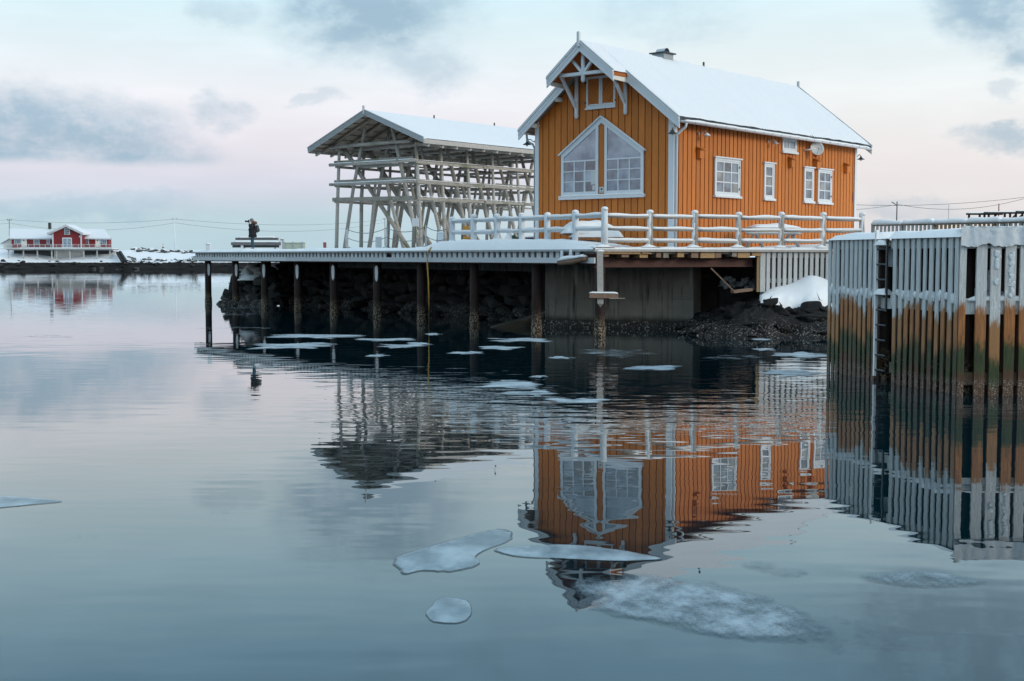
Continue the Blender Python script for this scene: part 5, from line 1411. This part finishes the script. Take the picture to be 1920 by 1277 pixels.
# terrace, posts, railing
t0, t1 = rp(12, 466.5, D - 5), rp(209, 466.5, D - 5)
MB().box((t0.x, t0.y, t0.z - .28), (t1.x, t0.y + 5.2, t0.z + .0)).build('terrace', 'grey_board_h', rh)
MB().box((t0.x + .1, t0.y + .1, t0.z + .004), (t1.x - .1, t0.y + 4.8, t0.z + .14)).build('terrace_snow', 'snow', rh)
for z in (.42, .68, .95): MB().bar((t0.x, t0.y + .05, t0.z + z), (t1.x, t0.y + .05, t0.z + z), .05, .07).build('rail', 'white' if z > .9 else 'grey_board_h', rh)
for i in range(20):
    x = t0.x + (t1.x - t0.x) * i / 19; MB().box((x - .05, t0.y + .07, t0.z), (x + .05, t0.y + .17, t0.z + .98)).build('railing_post', 'white', rh)
for px in (16, 44, 70, 97, 106, 131, 157, 182, 206):
    q = rp(px, 470, D - 4.6); MB().box((q.x - .12, q.y - .12, .8), (q.x + .12, q.y + .12, t0.z - .28)).build('support_post', 'grey_board', rh)
c0, c1 = rp(101, 470, D - 2), rp(158, 470, D - 2); MB().box((c0.x, c0.y, .9), (c1.x, c0.y + 2, t0.z - .30)).build('cellar_wall', 'cream', rh)
c0, c1 = rp(26, 470, D - 1.8), rp(101, 470, D - 1.8); MB().box((c0.x, c0.y, .9), (c1.x, c0.y + 2, t0.z - .30)).build('cellar_wall', 'dark_metal', rh)
c0, c1 = rp(158, 470, D - 1.8), rp(207, 470, D - 1.8); MB().box((c0.x, c0.y, .9), (c1.x, c0.y + 2, t0.z - .30)).build('cellar_wall', 'dark_metal', rh)
# cream shed left of it
sh = thing('cream_shed', 'small cream shed with snowy lean roof at the far left of the red house', 'shed', at(13, 466, D + 1) * 1); sh.location.z = 3; BASE[sh.name] = 3
a, c, e_, f_ = [local(x, y, D + 1, sh) for x, y in ((6, 468), (21.5, 468), (21.5, 447), (6, 456.5))]
MB().prism([(a.x, a.y, 3), (c.x, a.y, 3), e_, f_], (0, 5, 0)).build('wall', 'cream', sh)
MB().prism([f_ + Vector((-.5, -.3, -.2)), e_ + Vector((.1, -.3, .1)), e_ + Vector((.1, -.3, .36)), f_ + Vector((-.5, -.3, .06))], (0, 5.6, 0)).build('roof', 'roof_snow', sh)
MB().prism([f_ + Vector((-.5, -.36, -.22)), e_ + Vector((.1, -.36, .08)), e_ + Vector((.1, -.36, .2)), f_ + Vector((-.5, -.36, -.1))], (0, .05, 0)).build('barge_board', 'beam', sh)
# old slipway timbers
sw_ = thing('slipway_frame', 'dark old slipway timbers leaning down the snowy bank by the red house', 'slipway', at(228, 490, 281) * 1); sw_.location.z = 1.5; BASE[sw_.name] = 1.5
for (a, b_) in (((220, 474), (231, 492)), ((225, 472.5), (236, 490))):
    MB().bar(local(*a, 287, sw_), local(*b_, 279.5, sw_), .5, .5).build('skid', 'black', sw_)
for f in (.15, .38, .6, .82): MB().bar(local(220 + 11 * f, 474 + 18 * f, 287 - 7 * f, sw_), local(225 + 11 * f, 472.5 + 18 * f, 287 - 7 * f, sw_), .4, .3).build('tie', 'black', sw_)
# red and white sea marker
mk = thing('sea_marker', 'small red and white sea marker standing on the breakwater', 'marker', at(306, 469, 292) * 1); BASE[mk.name] = mk.location.z; z0 = mk.location.z
for i in range(4): MB().lathe((0, 0, z0 + i * .32 - .2), (0, 0, 1), [(.30 - .03 * i, 0), (.28 - .03 * i, .32)], 10).build('band', 'red_white' if i % 2 == 0 else 'white', mk)
MB().tube([(0, 0, z0 + .9), (0, 0, z0 + 1.6)], .06, 6).build('stem', 'yellow', mk)

# ------------------------------------------------------------------ poles and wires
def upole(px, ytop, ybot, dep, label, m='beam', arm=True, braces=False, name='utility_pole'):
    q, tp = at(px, ybot, dep), at(px, ytop, dep)
    o_ = thing(name, label, 'pole', (q.x, q.y, q.z - .5))
    MB().tube([(0, 0, q.z - .5), (0, 0, tp.z)], [.16, .11], 8).build('shaft', m, o_, True)
    if arm: MB().bar((-.6, .12, tp.z - .25), (.6, .12, tp.z - .25), .1, .12).build('crossarm', m, o_)
    for x in ((-.55, 0, .55) if arm else ()): MB().tube([(x, .12, tp.z - .2), (x, .12, tp.z + .12)], .05, 6).build('insulator', 'dark_metal', o_)
    if braces:
        for x in (-1, 1): MB().tube([(x * .9, 0, q.z), (0, 0, q.z + 1.6)], .07, 6).build('stay', m, o_)
    return tp
pA = upole(18, 411, 440, 330, 'wooden utility pole rising behind the left end of the red house')
pB = upole(328, 410, 468, 310, 'frosted utility pole with stays on the breakwater', 'white', True, True)
pC = at(722, 411, 420); upole(722, 409, 458, 420, 'far utility pole seen between the legs of the drying rack')
pZ = at(-160, 411, 330)
def wire(name, label, a, c, sag, r=.035):
    a, c = Vector(a), Vector(c); o_ = thing(name, label, 'wire', (a.x, a.y, a.z)); BASE[o_.name] = a.z
    pts = [(a.lerp(c, f) - Vector((a.x, a.y, 0)) + Vector((0, 0, -sag * (1 - (2 * f - 1) ** 2)))) for f in [k / 16 for k in range(17)]]
    MB().tube(pts, r, 5).build('cable', 'dark_metal', o_)
for dz, k in ((0, 'upper'), (-.9, 'lower')):
    v = Vector((0, 0, dz - .1))
    wire('power_line', k + ' power line between the two poles flanking the red house', pA + v, pB + v, .9 + abs(dz), .026)
    wire('power_line', k + ' power line from the breakwater pole towards the drying rack', pB + v, pC + v, 1.6 + abs(dz), .03)
    wire('power_line', k + ' power line leaving the frame at the far left', pZ + v, pA + v, .6, .026)
pL = at(1682, 378, 150)
o_ = thing('street_lamp', 'thin street lamp pole rising behind the slatted railing at right', 'street lamp', (pL.x, pL.y, 3)); BASE[o_.name] = 3
MB().tube([(0, 0, 3), (0, 0, pL.z)], [.09, .06], 8).build('shaft', 'dark_metal', o_, True); MB().tube([(0, 0, pL.z - .45), (-.3, 0, pL.z - .25)], .04, 6).build('arm', 'dark_metal', o_)
MB().bar((-.62, 0, pL.z - .05), (-.25, 0, pL.z - .27), .16, .07).build('lamp_head', 'dark_metal', o_)
wire('power_line', 'upper power line crossing behind the street lamp at right', at(1560, 382, 150), at(1935, 368, 150), .55, .022)
wire('power_line', 'lower sagging power line right of the street lamp', at(1682, 383, 150), at(1935, 368, 150), 1.0, .022)
wire('power_line', 'slanting power line between the house corner and the street lamp', at(1560, 396, 150), at(1682, 384, 150), .1, .018)
q = at(1873, 382, 130); o_ = thing('red_mast', 'slim red mast above the far racks at right', 'mast', (q.x, q.y, 3)); BASE[o_.name] = 3
MB().tube([(0, 0, 3), (0, 0, q.z)], [.07, .05], 6).build('shaft', 'red_white', o_)
q = at(1779, 384, 140); o_ = thing('thin_mast', 'very thin pale mast between street lamp and red mast', 'mast', (q.x, q.y, 3)); BASE[o_.name] = 3
MB().tube([(0, 0, 3), (0, 0, q.z)], .03, 6).build('shaft', 'galv', o_)
fr = thing('far_rack', 'distant bare fish racks with snow on top at the right edge', 'drying rack', at(1870, 412, 120) * 1); fr.location.z = 3; BASE[fr.name] = 3
for (x0, x1, y) in ((1812, 1880, 401.5), (1845, 1930, 399.5), (1905, 1960, 397.5)):
    a, c = local(x0, y, 120, fr), local(x1, y, 121, fr); bb_ = MB().bar(a, c, .12, .16).build('beam', 'black', fr); snow_on(a + Vector((0, 0, .08)), c + Vector((0, 0, .08)), .2, .10, 'snow', bb_, x0, 'snow', 10)
for x in (1817, 1837, 1846, 1854, 1866, 1884, 1894, 1905, 1917):
    a = local(x, 401, 120.5, fr); MB().bar((a.x, a.y, 3), (a.x, a.y, a.z), .16, .16, (1, 0, 0)).build('post', 'black', fr)
for x in (1866, 1902, 1914): a, c = local(x - 6, 411, 120.6, fr), local(x + 3, 402, 120.6, fr); MB().bar(a, c, .12, .12).build('brace', 'black', fr)

# ------------------------------------------------------------------ floating ice
def floe(label, pts, m='ice', thick=.012, rag=.05, name='ice_floe', seed=0, mid=1.0, n=90):
    P_ = [atz(px, py) for px, py in pts]
    c = sum(P_, Vector()) / len(P_); k = len(P_)
    # Catmull-Rom resample
    out = []
    for i in range(n):
        f = i / n * k; j = int(f); t_ = f - j
        p0, p1, p2, p3 = P_[(j - 1) % k], P_[j % k], P_[(j + 1) % k], P_[(j + 2) % k]
        q = .5 * ((2 * p1) + (-p0 + p2) * t_ + (2 * p0 - 5 * p1 + 4 * p2 - p3) * t_ ** 2 + (-p0 + 3 * p1 - 3 * p2 + p3) * t_ ** 3)
        rr_ = 1 + rag * (nz(q.x * 2.2 / (1 + c.y * .03), q.y * 2.2 / (1 + c.y * .03), seed) + .7 * nz(q.x * 6, q.y * 6, seed + 2) + .35 * nz(q.x * 17, q.y * 17, seed + 4))
        out.append(c + (q - c) * rr_)
    o_ = bpy.data.objects.new(name, None)
    vs = []; fs = []; th = []
    rings = (1.0, .93, .80, .55, .25); tv = (.0, .45 * mid, .8 * mid, mid, mid)
    for r_, tt in zip(rings, tv):
        for q in out: vs.append(Vector(((q.x - c.x) * r_, (q.y - c.y) * r_, thick * (.15 + .85 * min(1, (1 - r_) * 3))))); th.append(tt)
    vs.append(Vector((0, 0, thick))); th.append(mid); top = len(vs) - 1
    for q in out: vs.append(Vector((q.x - c.x, q.y - c.y, -.03))); th.append(0)
    for r_ in range(len(rings) - 1):
        for i in range(n): fs.append((r_ * n + i, r_ * n + (i + 1) % n, (r_ + 1) * n + (i + 1) % n, (r_ + 1) * n + i))
    l_ = (len(rings) - 1) * n
    for i in range(n): fs.append((l_ + i, l_ + (i + 1) % n, top)); fs.append((i, top + 1 + i, top + 1 + (i + 1) % n, (i + 1) % n))
    me = bpy.data.meshes.new(name); me.from_pydata(vs, [], fs)
    a_ = me.attributes.new('thick', 'FLOAT', 'POINT'); a_.data.foreach_set('value', th)
    for po in me.polygons: po.use_smooth = True
    me.materials.append(MATS[m])
    o_ = bpy.data.objects.new(name, me); o_.location = (c.x, c.y, .004); link(o_)
    return tag(o_, label, 'ice floe', 'ice floating on the harbour')
floe('large patch of white slush ice in the right foreground', [(1060, 1105), (1100, 1082), (1190, 1072), (1270, 1084), (1340, 1092), (1420, 1112), (1480, 1138), (1535, 1152), (1575, 1178), (1540, 1204), (1420, 1204), (1290, 1188), (1180, 1166), (1100, 1140)], rag=.10, seed=1)
floe('thin grey slush trailing right of the large slush patch', [(1480, 1170), (1560, 1150), (1640, 1160), (1740, 1200), (1690, 1222), (1560, 1226), (1490, 1205)], rag=.2, seed=2, mid=.25)
floe('long tilted floe left of the house reflection', [(733, 1056), (770, 1036), (860, 1010), (935, 992), (960, 998), (950, 1016), (915, 1030), (892, 1045), (898, 1058), (850, 1072), (790, 1072), (752, 1078)], rag=.07, n=200, seed=3, thick=.016, m='ice_sheet')
floe('narrow pointed floe crossing the reflected gable', [(932, 1030), (1000, 1023), (1100, 1024), (1232, 1046), (1180, 1053), (1060, 1049), (970, 1044)], rag=.06, n=200, seed=4, thick=.016, m='ice_sheet')
floe('small squarish floe below the tilted floe', [(800, 1146), (832, 1120), (880, 1130), (878, 1162), (845, 1170), (808, 1166)], rag=.10, seed=5, m='ice_sheet')
floe('grey elongated floe below the jetty reflection', [(1608, 1084), (1660, 1071), (1740, 1071), (1848, 1088), (1830, 1101), (1700, 1102)], rag=.12, seed=6, mid=.75)
floe('thin broken floe between the house and jetty reflections', [(1380, 1058), (1425, 1051), (1510, 1072), (1495, 1083), (1430, 1074)], rag=.22, seed=7, mid=.4)
floe('pointed sheet of ice at the left edge of the frame', [(-60, 930), (40, 933), (118, 940), (60, 947), (-60, 955)], rag=.04, n=160, seed=8, thick=.016, m='ice_sheet')
floe('faint ice crumbs left of the small pointed sheet', [(120, 1012), (150, 1004), (186, 1004), (160, 1014)], rag=.3, seed=9, mid=.1)
for i, (cx, cy, hx, hy, lab) in enumerate([(540, 649, 95, 8, 'largest white floe in the dark water before the left piles'), (600, 631, 118, 4.5, 'long thin floe just behind the largest white floe'), (752, 649, 48, 4.5, 'floe right of the largest white floe'), (722, 637, 62, 3, 'slim streak of ice left of the yellow rope'),
        (812, 627, 20, 2.4, 'tiny floe at the yellow rope, nearest to the piles'), (785, 645, 32, 3, 'small floe just left of the yellow rope'), (706, 667, 26, 3, 'isolated floe in the black water below the small floes'), (880, 662, 38, 3.4, 'small floe right of the yellow rope'), (936, 653, 50, 4, 'ragged floe right of the yellow rope, level with the piles'),
        (975, 638, 72, 4.4, 'long floe in front of the last steel piles'), (1164, 662, 88, 10, 'wide grey floe below the concrete wall'), (1215, 690, 62, 6, 'floe under the wide grey floe'), (1050, 671, 30, 3, 'small floe left below the wide grey floe'), (950, 722, 88, 9, 'broad pale floe at the edge of the quay shadow'), (1000, 738, 58, 6, 'small companion of the broad pale floe'),
        (1085, 752, 70, 7, 'slushy floe beside the reflected broken post'), (1430, 637, 24, 2.4, 'upper of two white streaks below the bare rock'), (1435, 655, 26, 3, 'lower of two white streaks below the bare rock'), (1495, 666, 62, 6, 'floe touching the left end of the jetty'), (1380, 671, 60, 5, 'grey floe between wide floe and jetty'), (1490, 700, 70, 9, 'bright slush patch before the jetty end'), (1010, 706, 24, 2.6, 'tiny floe in the black water above the broad pale floe'),
        (100, 631, 60, 3.4, 'thin grey ice skin on the open water at far left'), (440, 615, 110, 2.2, 'thin ice line crossing the leftmost piles'), (480, 577, 60, 2.0, 'short ice line at the foot of the rocks'), (455, 590, 45, 1.6, 'faint ice line between the two left piles')]):
    rg = random.Random(i + 50); pts = []
    for k in range(13):
        an = 2 * math.pi * k / 13; f = rg.uniform(.50, 1.18); pts.append((cx + hx * math.cos(an) * f, cy + hy * math.sin(an) * f))
    floe(lab, pts, 'ice_far', .012, .22, 'ice_floe', i + 20, 1.0 if i not in (10, 19, 22, 23, 24, 25) else .35, 60)
